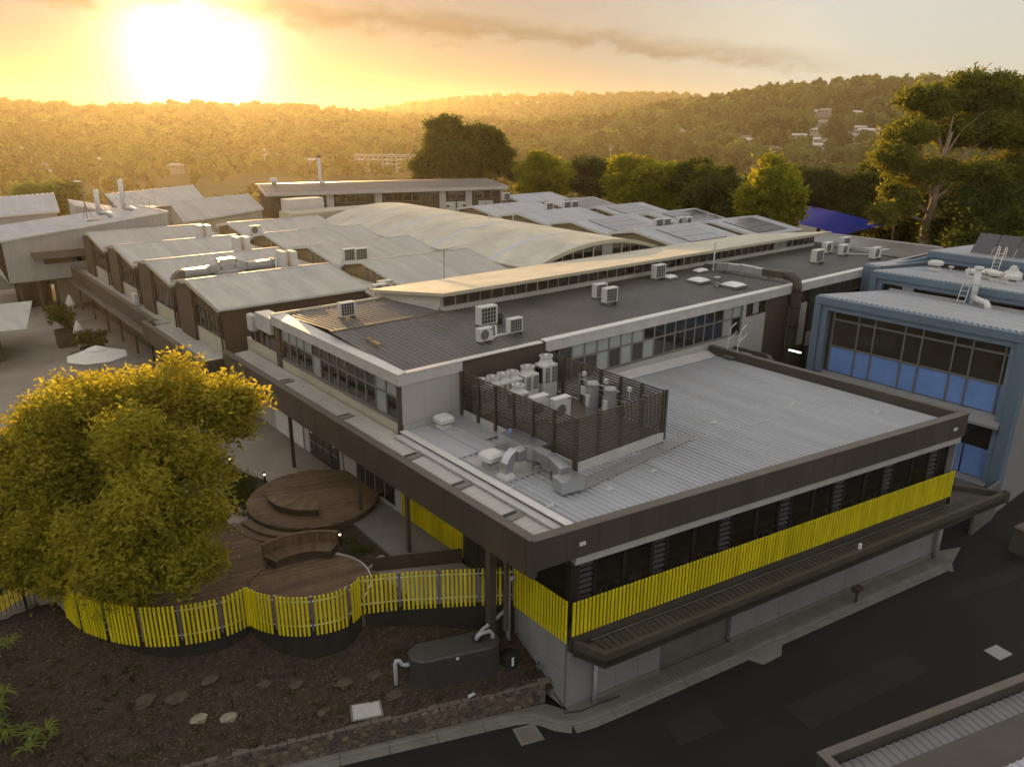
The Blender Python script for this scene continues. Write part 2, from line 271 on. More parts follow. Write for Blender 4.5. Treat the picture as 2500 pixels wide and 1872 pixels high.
st = MB().quad((-40,-30,0),(82,-30,0),(82,33,0),(-40,33,0)); single('street', st, 'asphalt', kind='structure', base=(0,0,0))
WU = (.937, -.35); WN = (.35, .937)                                # street wall direction and inward normal
def bed_z(x, y): d = (x-9.9)*.35+(y-21.1)*.937; return min(max(.95+.5*d, .9), 3.3)
FENCE = [(3.2,31.0),(3.45,29.6),(3.95,28.6),(4.55,27.65),(5.65,26.6),(7.02,26.0),(7.9,25.88),(8.5,26.05)]
FENCE2 = [(8.5,26.05),(8.8,25.15),(9.65,24.1),(10.82,23.57),(11.6,23.6),(12.15,23.95)]
FENCE3 = [(12.15,23.95),(13.4,23.3),(14.7,22.45),(16.0,21.57),(17.28,20.68)]
def dense(pts, step):
    out = []; 
    for a, b in zip(pts, pts[1:]):
        n = max(1, int(math.hypot(b[0]-a[0], b[1]-a[1])/step))
        out += [(a[0]+(b[0]-a[0])*i/n, a[1]+(b[1]-a[1])*i/n) for i in range(n)]
    return out+[pts[-1]]
def curve(pts, step, it=2):   # Chaikin-smoothed polyline resampled at even steps
    for _ in range(it):
        q = [pts[0]]
        for a, b in zip(pts, pts[1:]): q += [(a[0]*.75+b[0]*.25, a[1]*.75+b[1]*.25), (a[0]*.25+b[0]*.75, a[1]*.25+b[1]*.75)]
        pts = q+[pts[-1]]
    L = [0]
    for a, b in zip(pts, pts[1:]): L.append(L[-1]+math.hypot(b[0]-a[0], b[1]-a[1]))
    n = max(1, round(L[-1]/step)); s = np.linspace(0, L[-1], n+1)
    return list(zip(np.interp(s, L, [p[0] for p in pts]).tolist(), np.interp(s, L, [p[1] for p in pts]).tolist()))
fence_line = curve(FENCE, .3)+curve(FENCE2, .3)[1:]+curve(FENCE3, .3)[1:]
# upper ground of the school (courtyard level) and the asphalt court beside it
up_poly = [(-70,24),(-2,31.2),(1.0,32.3),(2.4,32.6),(3.0,32.3)]+fence_line+[(17.3,29.2),(60,29.2),(62,31.2),(134,31.2),(134,126),(-70,126)]
single('courtyard_paving', MB().prism(up_poly, -.1, 3.5), 'paving', kind='structure', base=(0,0,0))
single('sports_court', MB().quad((-40,29,3.504),(1.0,33.5,3.504),(5.0,36.2,3.504),(9.0,46,3.504),(-40,90,3.504)), 'asphalt', kind='structure', base=(0,0,0))
single('painted_strip', MB().quad((-10,31.0,3.508),(1.1,32.55,3.508),(2.8,33.7,3.508),(5.2,35.9,3.508),(4.6,36.5,3.508),(2.6,35.0,3.508),(1.3,33.9,3.508),(-10,32.5,3.508)), 'yellow_paint', kind='structure', base=(0,0,0))
# garden bed
gb = MB(); us = np.arange(-28, 13.4, .22); ds = np.arange(-.05, 9.2, .22); rn = rng.normal(0, .02, (len(us), len(ds)))
for i, u in enumerate(us):
    for j, d in enumerate(ds):
        x, y = 4.9+.937*u+.35*d, 22.97-.35*u+.937*d; gb.v.append((x, y, bed_z(x, y)+float(rn[i, j])-(.25 if x > 16.9 else 0)))
m_ = len(ds); gb.f = [(i*m_+j, (i+1)*m_+j, (i+1)*m_+j+1, i*m_+j+1) for i in range(len(us)-1) for j in range(m_-1)]
single('garden_bed', gb, 'mulch', kind='structure', base=(0,0,0), smooth=True)
ch = MB()
for _ in range(9000):
    u, d = random.uniform(-14, 12.6), random.uniform(.05, 7); x, y = 4.9+.937*u+.35*d, 22.97-.35*u+.937*d
    z = bed_z(x, y)+.012+random.random()*.02; a = random.random()*6.28; l = random.uniform(.03, .10); ww = random.uniform(.008, .022); t_ = random.uniform(-.25, .25)
    ca, sa = math.cos(a), math.sin(a); ch.add([(x-ca*l-sa*ww, y-sa*l+ca*ww, z-t_*l),(x-ca*l+sa*ww, y-sa*l-ca*ww, z-t_*l),(x+ca*l+sa*ww, y+sa*l-ca*ww, z+t_*l),(x+ca*l-sa*ww, y+sa*l+ca*ww, z+t_*l)], [(0,1,2,3)])
M('chip', (.125, .085, .05), .9, 0, .5, 9); tag(single('mulch_chips', ch, 'chip', kind='stuff', base=(0,0,0)), 'brown bark chips strewn over the dark garden bed', 'mulch')
gt = MB()
for _ in range(420):
    u, d = random.uniform(-14, 12.4), random.uniform(.1, 5); x, y = 4.9+.937*u+.35*d, 22.97-.35*u+.937*d; z = bed_z(x, y); s_ = random.uniform(.06, .16)
    for k in range(random.randint(4, 9)):
        a = random.random()*6.28; q = s_*random.uniform(.7, 1.4); h_ = q*random.uniform(.3, 1.1)
        gt.add([(x, y, z),(x+math.cos(a-.25)*q*.6, y+math.sin(a-.25)*q*.6, z+h_*.8),(x+math.cos(a)*q, y+math.sin(a)*q, z+h_),(x+math.cos(a+.25)*q*.6, y+math.sin(a+.25)*q*.6, z+h_*.7)], [(0,1,2,3)])
tag(single('ground_cover', gt, 'leaf_dark', kind='stuff', base=(0,0,0)), 'low dark green ground cover scattered in the garden bed', 'plants')
# kerb and footpath along the street
kp = [(-9,28.0),(4.0,23.15),(9.7,20.87),(15.3,18.66),(16.0,18.35),(16.4,17.9),(16.62,17.3),(16.9,16.9),(17.35,16.62),(20.5,16.05),(40.6,12.62)]
kl = curve(kp, .6, 2); kerb = tag(bpy.data.objects.new('kerb', None), kind='structure'); C.objects.link(kerb); OFF['kerb'] = (0,0,0)
for i in range(0, len(kl)-3, 3):
    seg = kl[i:i+4]; b = MB(); v = []; 
    for j, p in enumerate(seg):
        q0, q1 = seg[max(j-1, 0)], seg[min(j+1, 3)]; t_ = Vector((q1[0]-q0[0], q1[1]-q0[1])).normalized(); n_ = Vector((t_.y, -t_.x)); f_ = .012 if j == 0 else (-.012 if j == 3 else 0)
        for o_, z in ((-.16,-.05),(-.16,.13),(-.02,.125),(.02,.09),(.03,.03),(.34,.012),(.36,-.05)): v.append((p[0]+n_.x*o_+t_.x*f_, p[1]+n_.y*o_+t_.y*f_, z))
    b.add(v, [(j*7+k, (j+1)*7+k, (j+1)*7+k+1, j*7+k+1) for j in range(3) for k in range(6)]+[tuple(range(6,-1,-1)), tuple(range(21,28))]); b.f = [f[::-1] for f in b.f]
    part('kerb_block', b, 'concrete_pale', kerb)
fp = [(5.0,22.9),(9.9,21.05),(15.5,18.9),(17.0,18.3),(17.4,17.5),(40.7,13.55),(40.6,12.68),(20.5,16.1),(17.4,16.68),(16.85,17.05),(16.6,17.5),(16.2,18.2),(15.3,18.75),(9.7,20.95),(4.6,22.98)]
single('footpath', MB().prism(fp, -.05, .1), 'concrete', kind='structure', base=(0,0,0))
single('driveway_apron', MB().prism([(25.4,15.35),(25.8,14.25),(26.95,14.1),(28.2,14.85)], -.02, .035), 'concrete_pale', kind='structure', base=(0,0,0))
single('corner_apron', MB().prism([(39.2,13.4),(39.65,12.2),(40.4,12.6),(42.5,13.0),(40.9,13.7)], -.02, .04), 'concrete_pale', kind='structure', base=(0,0,0))

for i, (q, rz_) in enumerate((([(24,11),(31,9.6),(31.3,10.9),(24.3,12.3)],0),([(37,11.2),(43,9.4),(43.4,10.2),(37.4,12)],0),([(19.5,13.6),(21.6,13.1),(21.9,14.3),(19.9,14.8)],0))): single('asphalt_patch', MB().prism(q, -.02, .004), 'asphalt_patch', kind='structure', base=(0,0,0))
# ================================================================ low block on the street corner
SK = R(-9.724); A0 = (17.4, 17.49); LEN = 23.59
def sk(x, y, z=0): return (A0[0]+x*math.cos(SK)-y*math.sin(SK), A0[1]+x*math.sin(SK)+y*math.cos(SK), z)
L = thing('low_block', 'low street-corner block with ribbed grey roof, charcoal parapet and yellow fin balustrade', 'building', (17.4,17.49,0))
Pz = lambda s, *a: s
# street level walls as panels
def wallrun(parent, x0, x1, y, z0, z1, n, mat, th=.18, gap=.008, name='wall_panel'):
    for i in range(n):
        a, b = x0+(x1-x0)*i/n, x0+(x1-x0)*(i+1)/n
        part(name, MB(*A0, SK).box(a+gap, b-gap, y, y+th, z0, z1), mat, parent)
wallrun(L, .02, 4.6, 0, .1, 2.72, 4, 'panel_grey'); wallrun(L, 8.6, 23.5, 0, .1, 2.72, 10, 'panel_grey')
part('loading_bay', MB(*A0, SK).box(4.62,8.58,2.2,2.3,0,2.72).box(4.62,4.7,.2,2.2,0,2.72).box(8.5,8.58,.2,2.2,0,2.72).box(4.7,8.5,.05,2.2,.1,.13), 'concrete', L)
part('bay_lintel', MB(*A0, SK).box(4.6,8.6,.02,.16,2.35,2.74), 'brown_wall', L)
for i in range(3): part('wall_panel', MB().box(17.4, 17.58, 17.7+i*1.02, 17.7+(i+1)*1.02-.012, .1, 1.75), 'panel_grey', L); part('wall_panel', MB().box(17.4, 17.58, 17.7+i*1.02, 17.7+(i+1)*1.02-.012, 1.765, 3.3), 'panel_grey', L)
part('core', MB().prism([(17.62,17.7),sk(23.4,.22)[:2],(40.5,29.0),(17.62,29.0)], .02, 3.5), 'concrete', L)
part('plinth', MB(*A0, SK).box(4.6*0+.02,4.6,-.07,-.005,.1,.3).box(8.6,23.5,-.07,-.005,.1,.3), 'concrete_pale', L)
part('upper_floor', MB().prism([(17.5,17.62),sk(23.5,.12)[:2],(40.6,29.0),(17.5,29.0)], 3.52, 3.75), 'charcoal', L)
part('inner_wall', MB(*A0, SK).box(.6,23.2,6.2,6.35,3.76,6.6), 'interior', L); part('inner_floor', MB(*A0, SK).box(.5,23.3,.7,6.2,3.755,3.77), 'interior', L)
# glazing behind the fins: louvre bay, pane, pane, then repeat
x = .5; k = 0; pane = {}
while x < 23.2:
    wd = (.72, 1.42, 1.34)[k % 3]; x1 = min(x+wd, 23.3)
    if k % 3 == 0:
        part('fin_backing', MB(*A0, SK).box(.05,23.5,0,.1,2.74,4.04), 'charcoal', L) if k == 0 else None
        lv = part('louvre_window', MB(*A0, SK).box(x+.02,x+.06,.3,.42,4.2,6.6).box(x1-.06,x1-.02,.3,.42,4.2,6.6), 'dark_frame', L)
        for j in range(9): part('louvre_blade', MB(*A0, SK).hull8([(x+.06,.30,4.5+j*.235),(x1-.06,.30,4.5+j*.235),(x1-.06,.36,4.62+j*.235),(x+.06,.36,4.62+j*.235)], [(x+.06,.295,4.515+j*.235),(x1-.06,.295,4.515+j*.235),(x1-.06,.355,4.635+j*.235),(x+.06,.355,4.635+j*.235)]), 'vent_dark', lv)
    else:
        wn_ = part('window', MB(*A0, SK).box(x,x+.07,.3,.4,4.2,6.6).box(x1-.07,x1,.3,.4,4.2,6.6).box(x+.07,x1-.07,.3,.4,4.2,4.3), 'dark_frame', L)
        part('pane', MB(*A0, SK).box(x+.07,x1-.07,.34,.355,4.3,6.6), 'glass_clear', wn_)
    x = x1+.02; k += 1
part('corner_post', MB(*A0, SK).box(.12,.48,.22,.55,3.76,6.6), 'dark_frame', L)
part('sill_ledge', MB(*A0, SK).box(.1,23.5,.12,.3,4.05,4.2), 'dark_frame', L)
part('side_window', MB().box(17.66,17.68,18.1,20.6,4.2,6.6), 'glass_clear', L); part('side_sill', MB().box(17.5,17.64,18.0,20.6,4.05,4.2), 'dark_frame', L)
# soffit band and parapet, panel by panel
for i in range(14):
    a, b = max(.12, i*1.69-.05), min((i+1)*1.69-.062, 23.56); part('soffit_panel', MB(*A0, SK).box(a, b, -.05, .5, 6.57, 6.95), 'panel_light', L)
part('soffit', MB().prism([(15.7,18.0),sk(23.5,.02)[:2],(40.7,29.0),(15.7,29.0)], 6.66, 6.92) if 0 else MB().prism([(15.72,18.05),(17.38,17.78),(17.38,46.9),(15.72,46.9)], 6.60, 6.78), 'charcoal_cap', L)
FX0 = -1.72; nP = 18; pl = (LEN+.12-FX0)/nP
for i in range(nP):
    a, b = FX0+pl*i+.006, FX0+pl*(i+1)-.006; part('parapet_panel', MB(*A0, SK).box(a, b, -.10, .06, 6.9, 8.06), 'charcoal', L)
part('parapet_corner', MB().prism([(15.625,17.70),(15.85,17.66),(15.85,18.0),(15.625,18.0)], 6.62, 8.05), 'charcoal', L)
part('parapet_cap', MB(*A0, SK).box(FX0-.02, LEN+.15, -.13, .30, 8.06, 8.115), 'charcoal_cap', L)
part('parapet_inner', MB(*A0, SK).box(.3, LEN, .07, .27, 7.2, 8.055), 'charcoal', L)
for i in range(15):
    y0, y1 = 13.45+15.6*i/15+.006, 13.45+15.6*(i+1)/15-.006; part('parapet_panel', MB().box(40.62,40.80,y0,y1,6.9,8.06), 'charcoal', L)
part('parapet_cap', MB().box(40.45,40.83,13.9,29.0,8.062,8.118), 'charcoal_cap', L); part('parapet_inner', MB().box(40.47,40.6,13.9,29.0,7.2,8.05), 'charcoal', L)
part('end_wall', MB().box(40.5,40.66,13.6,29.0,0,6.9), 'panel_grey', L)
# courtyard canopy: fascia panels, cap, roof
for i in range(23):
    y0 = 18.02+28.9*i/23; part('fascia_panel', MB().box(15.62,15.78,y0+.006,y0+28.9/23-.006,6.62,8.06), 'charcoal', L)
part('fascia_cap', MB().box(15.59,15.98,17.75,46.95,8.065,8.12), 'charcoal_cap', L)
part('canopy_roof', MB().ribs((15.98,18.0,7.78),(15.98,46.9,7.78),(17.36,46.9,7.86),(17.36,18.0,7.86), .34, .035), 'pale_roof', L)
for y in (19.6, 22.9, 26.5, 32.6, 39.5): part('roof_sump', MB().box(16.25,16.95,y,y+.32,7.82,7.90), 'frame', L); part('roof_sump_opening', MB().box(16.3,16.9,y+.36,y+.55,7.825,7.885), 'vent_dark', L)
part('rear_gutter', MB().box(17.0,17.36,17.9,29.0,7.9,7.98), 'fascia', L)
part('upstand_wall', MB().box(17.38,17.52,17.75,29.05,6.9,8.05), 'charcoal', L); part('upstand_flashing', MB().box(17.34,17.68,17.75,29.05,8.06,8.11), 'fascia_cap', L)
for y in (19.3, 26.1, 30.4, 37.9, 44.5): part('canopy_post', MB().box(15.72,15.88,y-.08,y+.08,3.5,6.6), 'charcoal', L)
part('corner_column', MB().box(15.9,16.2,20.4,20.7,.9,6.6), 'charcoal', L)
# main roof
def lz(x): return 8.0-(x-17.6)*.5/23
s0, s1 = sk(.3,.28), sk(23.1,.28)
part('roof_sheet', MB().ribs((17.68,17.75,lz(17.68)),(40.46,13.86,lz(40.46)),(40.46,29.05,lz(40.46)),(17.68,29.05,lz(17.68)), .31, .075), 'zinc_roof', L)
for q_ in (.33, .66): part('sheet_lap', MB().bar((17.7,17.75+11.3*q_,8.0+.062),(40.44,13.86+15.19*q_,lz(40.44)+.062),.035,.02), 'fascia', L)
part('wall_flashing', MB().hull8([(26.6,28.3,lz(26)+.05),(40.4,28.3,lz(40)+.05),(40.4,29.05,lz(40)+.05),(26.6,29.05,lz(26)+.05)], [(26.6,28.32,lz(26)+.075),(40.4,28.32,lz(40)+.075),(40.4,29.05,lz(40)+.3),(26.6,29.05,lz(26)+.3)]), 'fascia', L)
for a, b, y0 in ((17.75,18.9,25.0),(18.93,19.9,25.0),(19.93,20.85,25.9)): part('roof_cover_sheet', MB().box(a,b,y0,28.95,lz(18)+.04,lz(18)+.07), 'zinc_roof', L)
part('roof_tray', MB().box(17.9,20.0,21.9,24.6,lz(18)+.036,lz(18)+.055), 'pale_roof', L)
# rear recess beside the roof: dark kerb, light upstand, cut corner
part('recess_wall', MB().prism([(40.86,24.0),(43.2,26.4),(43.2,28.9),(40.86,28.9)], 6.4, 7.3), 'panel_light', L); part('recess_cap', MB().prism([(40.86,23.9),(43.3,26.3),(43.3,28.95),(43.1,28.95),(43.1,26.5),(40.86,24.25)], 7.31, 7.6), 'charcoal', L)
# street awning
aw = [sk(.1,-.12)[:2], sk(.75,-1.3)[:2], sk(27.4,-1.05)[:2], sk(25.6,1.1)[:2], sk(23.7,-.11)[:2]]
part('awning_body', MB().prism(aw, 2.72, 3.0), 'charcoal', L)
def edge(p, q, w, z0, z1): 
    a, b = Vector(p), Vector(q); t = (b-a).normalized(); n = Vector((-t.y, t.x))*w; return MB().prism([tuple(a), tuple(b), tuple(b+n), tuple(a+n)], z0, z1)
for i in range(3): part('awning_edge', edge(aw[i], aw[i+1], .22, 2.66, 3.3), 'charcoal', L)
for q_ in ((.72,-1.29),(27.2,-1.06)): part('awning_corner', MB(*A0, SK).bev(q_[0],q_[0]+.27,q_[1],q_[1]+.27,2.665,3.31,.03), 'charcoal', L)
aw_me = MB().box(-.11,.11,0,.95,0,.03).mesh('awning_rib')
for i in range(88): inst('awning_rib', aw_me, 'charcoal', L, sk(1.2+i*.28,-1.02,3.005), SK)
part('awning_flashing', MB(*A0, SK).box(.9,23.5,-.16,-.13,3.1,3.13), 'frame', L)
for x_, y_ in ((1.15,-.22),(23.15,-.2)): part('downpipe', MB().tube([sk(x_,y_,.1),sk(x_,y_,2.72)], .085 if x_ < 2 else .12, 12), 'pipe_grey', L, smooth=True)
for x_, nm in ((.2,1),(22.6,2)): part('wall_light', MB(*A0, SK).box(x_,x_+.28,-.14,-.10,7.38,7.52), 'white_trim', L)
# openings under the canopy (courtyard side)
def side(y0, y1, z0, z1, mat, name, x=17.36, th=.06, parent=L): return part(name, MB().box(x,x+th,y0,y1,z0,z1), mat, parent)
part('courtyard_wall', MB().box(17.42,17.6,20.7,29.0,3.5,6.9), 'brown_wall', L)
for y0, y1 in ((29.8,30.75),(30.8,31.7),(31.75,32.65),(32.7,33.6)):
    f = side(y0, y1, 3.9, 6.2, 'dark_frame', 'window'); part('pane', MB().box(17.335,17.35,y0+.07,y1-.07,4.0,6.1), 'glass', f); part('transom', MB().box(17.33,17.36,y0+.05,y1-.05,4.95,5.05), 'frame', f)
for i in range(3):
    y0 = 21.0+i*1.05; f = side(y0, y0+1.0, 3.55, 6.1, 'dark_frame', 'glazed_door'); part('door_rail', MB().box(17.33,17.36,y0+.1,y0+.9,5.0,5.12), 'frame', f)
# ---- yellow fins: street face, return face, courtyard cladding
fin = MB().bev(-.064,.064,-.06,0,0,1.46,.018).mesh('fin'); finr = MB().bev(-.055,0,-.06,.06,0,1.84,.018).mesh('fin'); finw = MB().bev(-.055,0,-.02,.02,0,1.42,.01).mesh('fin')
S = thing('fin_balustrade', 'long row of vertical yellow fins across the street face of the low block', 'balustrade', sk(0,-.14,3.62))
part('rail', MB(*A0, SK).box(0,23.5,-.13,-.07,3.95,4.02).box(0,23.5,-.13,-.07,4.75,4.82), 'dark_frame', S)
for i in range(133): inst('fin', fin, 'yellow', S, sk(.06+i*.1765,-.13,3.62), SK+random.uniform(-.02,.02))
S = thing('fin_screen', 'short return of tall yellow fins on the corner facing the garden bed', 'balustrade', (17.3,17.6,3.24))
part('rail', MB().box(17.3,17.36,17.6,20.7,3.6,3.67).box(17.3,17.36,17.6,20.7,4.6,4.67), 'dark_frame', S)
for i in range(19): inst('fin', finr, 'yellow', S, (17.3,17.58+i*.166,3.24), random.uniform(-.02,.02))
S = thing('fin_cladding', 'wall cladding of yellow vertical fins under the courtyard canopy', 'cladding', (17.36,24.3,3.75))
part('backing', MB().box(17.37,17.40,24.25,29.2,3.7,6.3), 'yellow', S)
fw2 = MB().bev(-.055,0,-.02,.02,0,2.5,.01).mesh('fin')
for i in range(34): inst('fin', fw2, 'yellow', S, (17.365,24.32+i*.145,3.75))

# ================================================================ upper block
U = thing('upper_block', 'long upper block with dark ribbed roof, pale fascia and glazed clerestory', 'building', (17.5,29.1,7.8))
part('core', MB().box(17.75,60,29.35,43.0,3.5,10.6).box(46.8,60,29.4,31,0,3.4), 'interior', U)
def uz(y): return 10.78+(y-29.3)*.06 if y < 36.4 else 11.206-(y-36.4)*.06
# left face
for i in range(13):
    y0, y1 = 29.5+i*.972, 29.5+(i+1)*.972
    f = part('window', MB().box(17.52,17.6,y0,y0+.05,8.42,10.3).box(17.52,17.6,y1-.05,y1,8.42,10.3).box(17.51,17.6,y0+.05,y1-.05,9.54,9.63).box(17.52,17.6,y0+.05,y1-.05,8.4,8.5), 'frame', U)
    part('pane', MB().box(17.56,17.58,y0+.05,y1-.05,9.63,10.3), 'blind' if i in (0,1,9,10,11,12) else 'glass', f); part('pane', MB().box(17.56,17.58,y0+.05,y1-.05,8.5,9.54), 'blind' if i in (1,8) else 'glass', f)
part('spandrel', MB().box(17.46,17.7,29.45,42.2,7.6,8.38), 'cream_wall', U); part('sill', MB().box(17.42,17.6,29.45,42.2,8.385,8.43), 'frame', U)
part('corner_post', MB().box(17.5,17.62,29.12,29.44,7.6,10.3), 'brown_wall', U); part('end_post', MB().box(17.4,17.62,42.2,42.8,7.6,10.3), 'brown_wall', U)
for i in range(9):
    y0 = 29.1+14*i/9; part('fascia_panel', MB().box(17.36,17.5,y0+.004,y0+14/9-.004,10.30,10.82), 'fascia', U)
part('roof_edge', MB().hull8([(17.34,29.0,10.822),(17.7,29.0,10.822),(17.9,43.1,10.822),(17.34,43.1,10.822)], [(17.34,29.0,10.86),(17.75,29.0,10.95),(18.2,43.1,10.92),(17.34,43.1,10.86)]), 'fascia_cap', U)
# return wing at the left end
part('return_fascia', MB().box(17.3,17.5,43.15,45.4,9.65,10.6), 'fascia', U); part('return_cap', MB().box(17.3,18.2,43.15,45.3,10.61,10.66), 'fascia_cap', U)
part('return_wall', MB().box(17.5,17.7,43.1,47.6,7.6,8.55), 'cream_wall', U); part('return_glass', MB().box(17.55,17.6,43.1,46.9,8.55,9.65), 'glass', U); part('rainwater_head', MB().bev(17.1,17.5,45.5,46.3,9.4,10.4,.06), 'fascia', U)
for y in (44.1, 45.2, 46.2): part('mullion', MB().box(17.48,17.56,y,y+.06,8.55,9.65), 'frame', U)
# front (street-side) face
for a, b in ((17.55,18.79),(18.8,20.26),(20.27,20.94)): part('wall_panel', MB().box(a,b,29.06,29.3,8.36,10.28), 'panel_light', U)
for a, b in ((17.36,18.79),(18.8,20.26),(20.27,20.94)): part('fascia_panel', MB().box(a,b,29.0,29.1,10.30,10.82), 'fascia', U); part('wall_panel', MB().box(max(a,17.55),b,29.0,29.05,8.02,8.35), 'panel_light', U)
part('recess_wall', MB().box(20.95,26.3,29.08,29.3,7.8,10.75), 'brown_wall', U)
xs = [27.4+i*.968 for i in range(18)]
for i in range(17):
    a, b = xs[i], xs[i+1]; f = part('window', MB().box(a,a+.06,29.12,29.2,8.35,10.25).box(b-.06,b,29.12,29.2,8.35,10.25).box(a+.06,b-.06,29.11,29.2,9.44,9.54).box(a+.06,b-.06,29.12,29.2,8.33,8.42), 'frame', U)
    part('pane', MB().box(a+.06,b-.06,29.15,29.17,9.54,10.25), 'blind' if i in (1,2,3,4,5,6,15,16) else 'glass', f); part('pane', MB().box(a+.06,b-.06,29.15,29.17,8.42,9.44), 'blind' if i in (3,5,7,15) else 'glass', f)
part('sill', MB().box(26.4,44.0,29.06,29.2,8.28,8.33), 'frame', U); part('spandrel', MB().box(26.4,44.0,29.1,29.3,7.3,8.28), 'panel_light', U)
part('pilaster', MB().box(43.95,44.3,29.05,29.3,6.2,10.28), 'panel_light', U)
for a, b in ((44.32,46.65),(49.7,51.95)):
    f = part('high_window', MB().box(a,b,29.14,29.24,9.35,10.28), 'dark_frame', U)
    for j in range(3): part('pane', MB().box(a+.1+j*(b-a)/3,a+(j+1)*(b-a)/3-.06,29.12,29.135,9.45,10.2), 'blind' if j == 1 else 'glass', f)
    for j in range(2): part('wall_panel', MB().box(a+j*(b-a)/2+.006,a+(j+1)*(b-a)/2-.006,29.06,29.3,6.2,9.33), 'panel_light', U)
part('recess_wall', MB().box(46.66,49.7,29.16,29.4,3,10.28), 'brown_wall', U); part('downpipe', MB().box(51.98,52.14,28.98,29.1,3,10.3), 'dark_frame', U)
for i in range(8):
    a = 52.2+i*.98; f = part('window', MB().box(a,a+.05,29.12,29.2,7.0,10.28).box(a,a+.96,29.115,29.2,9.4,9.48).box(a,a+.96,29.115,29.2,7.0,7.1), 'brown_wall', U); part('pane', MB().box(a+.05,a+.96,29.15,29.17,9.48,10.26), 'glass', f); part('pane', MB().box(a+.05,a+.96,29.15,29.17,7.1,9.4), 'glass', f)
part('lower_spandrel', MB().box(52.2,60,29.1,29.2,5.9,7.0), 'panel_light', U); part('lower_glass', MB().box(52.2,60,29.12,29.2,3.6,5.9), 'glass', U); part('lower_wall', MB().box(41,60,29.25,29.4,0,6.2), 'brown_wall', U)
for i in range(26):
    a = 26.35+i*33.7/26; part('fascia_panel', MB().box(a+.004,a+33.7/26-.004,29.0,29.1,10.27,10.82), 'fascia', U)
part('roof_edge', MB().box(17.76,26.1,28.98,29.34,10.822,10.875), 'fascia_cap', U); part('roof_edge', MB().hull8([(26.3,28.98,10.83),(60.1,28.98,10.83),(60.1,29.42,10.83),(26.3,29.42,10.83)], [(26.3,28.98,10.88),(60.1,28.98,10.88),(60.1,29.42,10.91),(26.3,29.42,10.91)]), 'fascia_cap', U)
# roof sheets
part('roof_sheet', MB().ribs((17.85,29.36,uz(29.36)),(68.5,29.36,uz(29.36)),(68.5,36.4,uz(36.4)),(17.85,36.4,uz(36.4)), .30, .045), 'dark_roof', U)
part('roof_sheet', MB().ribs((18.1,36.5,uz(36.5)),(25.0,36.5,uz(36.5)),(25.0,43.0,uz(43)),(18.1,43.0,uz(43)), .30, .045), 'dark_roof', U)
part('ridge_cap', MB().hull8([(17.8,36.25,uz(36.3)+.03),(25.0,36.25,uz(36.3)+.03),(25.0,36.65,uz(36.6)+.03),(17.8,36.65,uz(36.6)+.03)], [(17.8,36.3,uz(36.4)+.07),(25.0,36.3,uz(36.4)+.07),(25.0,36.6,uz(36.4)+.07),(17.8,36.6,uz(36.4)+.07)]), 'charcoal_cap', U)
part('rear_edge', MB().box(17.4,25.0,43.0,43.2,10.7,10.95), 'cream_roof', U)
part('flat_roof', MB().box(66.5,74.5,29.3,40.4,10.4,11.0), 'dark_roof', U); part('flat_roof_wall', MB().box(60.2,74.4,29.4,29.6,3.5,10.38), 'brown_wall', U)
part('roof_edge', MB().box(66.4,74.6,40.4,40.6,11.0,11.1).box(74.4,74.6,29.4,40.4,11.0,11.1).box(60.2,74.4,29.1,29.38,10.86,10.95), 'fascia', U); part('roof_upstand', MB().box(66.6,66.8,31.8,40.3,11.02,11.35).box(66.8,69.5,31.8,32,11.02,11.1), 'fascia', U)
# clerestory
CL = part('clerestory_wall', MB().box(24.95,65.3,36.62,36.8,11.15,11.42), 'white_wall', U)
for i in range(44):
    a = 25.05+i*40.2/44; b = a+40.2/44; m = .09 if i % 8 == 0 else .045
    part('clerestory_window', MB().box(a,a+m,36.6,36.7,11.42,12.22).box(a+m,b,36.6,36.68,12.15,12.22).box(a+m,b,36.6,36.68,11.42,11.47), 'cream_wall', U)
    part('pane', MB().box(a+m,b,36.65,36.66,11.47,12.15), 'blind' if i in (37,38) else 'glass', U)
part('clerestory_end', MB().add([(24.95,36.7,11.12),(24.95,44.0,10.85),(24.95,44.0,11.2),(24.95,36.7,12.32),(25.12,36.7,11.12),(25.12,44.0,10.85),(25.12,44.0,11.2),(25.12,36.7,12.32)], [(0,3,2,1),(4,5,6,7),(0,1,5,4),(1,2,6,5),(2,3,7,6),(3,0,4,7)]), 'white_wall', U)
part('clerestory_back', MB().box(25.2,65.2,36.9,43.8,10.4,11.0), 'white_wall', U); part('clerestory_end', MB().box(65.1,65.3,36.8,43.8,10.4,11.2), 'white_wall', U)
part('clerestory_roof', MB().slab([(24.6,35.75,12.46),(66.3,35.75,12.46),(66.3,44.2,11.26),(24.6,44.2,11.26)], .06), 'cream_roof', U)
part('clerestory_fascia', MB().box(24.58,66.3,35.70,35.745,12.27,12.47).hull8([(24.55,35.7,12.28),(24.6,35.7,12.28),(24.6,44.2,11.08),(24.55,44.2,11.08)],[(24.55,35.7,12.47),(24.6,35.7,12.47),(24.6,44.2,11.27),(24.55,44.2,11.27)]), 'cream_wall', U)
part('clerestory_soffit', MB().slab([(24.7,36.55,12.30),(24.7,35.76,12.36),(66.2,35.76,12.36),(66.2,36.55,12.30)], .03), 'white_wall', U)
for i in range(9): part('soffit_bracket', MB().box(25.3+i*4.9,25.4+i*4.9,35.85,36.6,12.18,12.28), 'cream_wall', U)
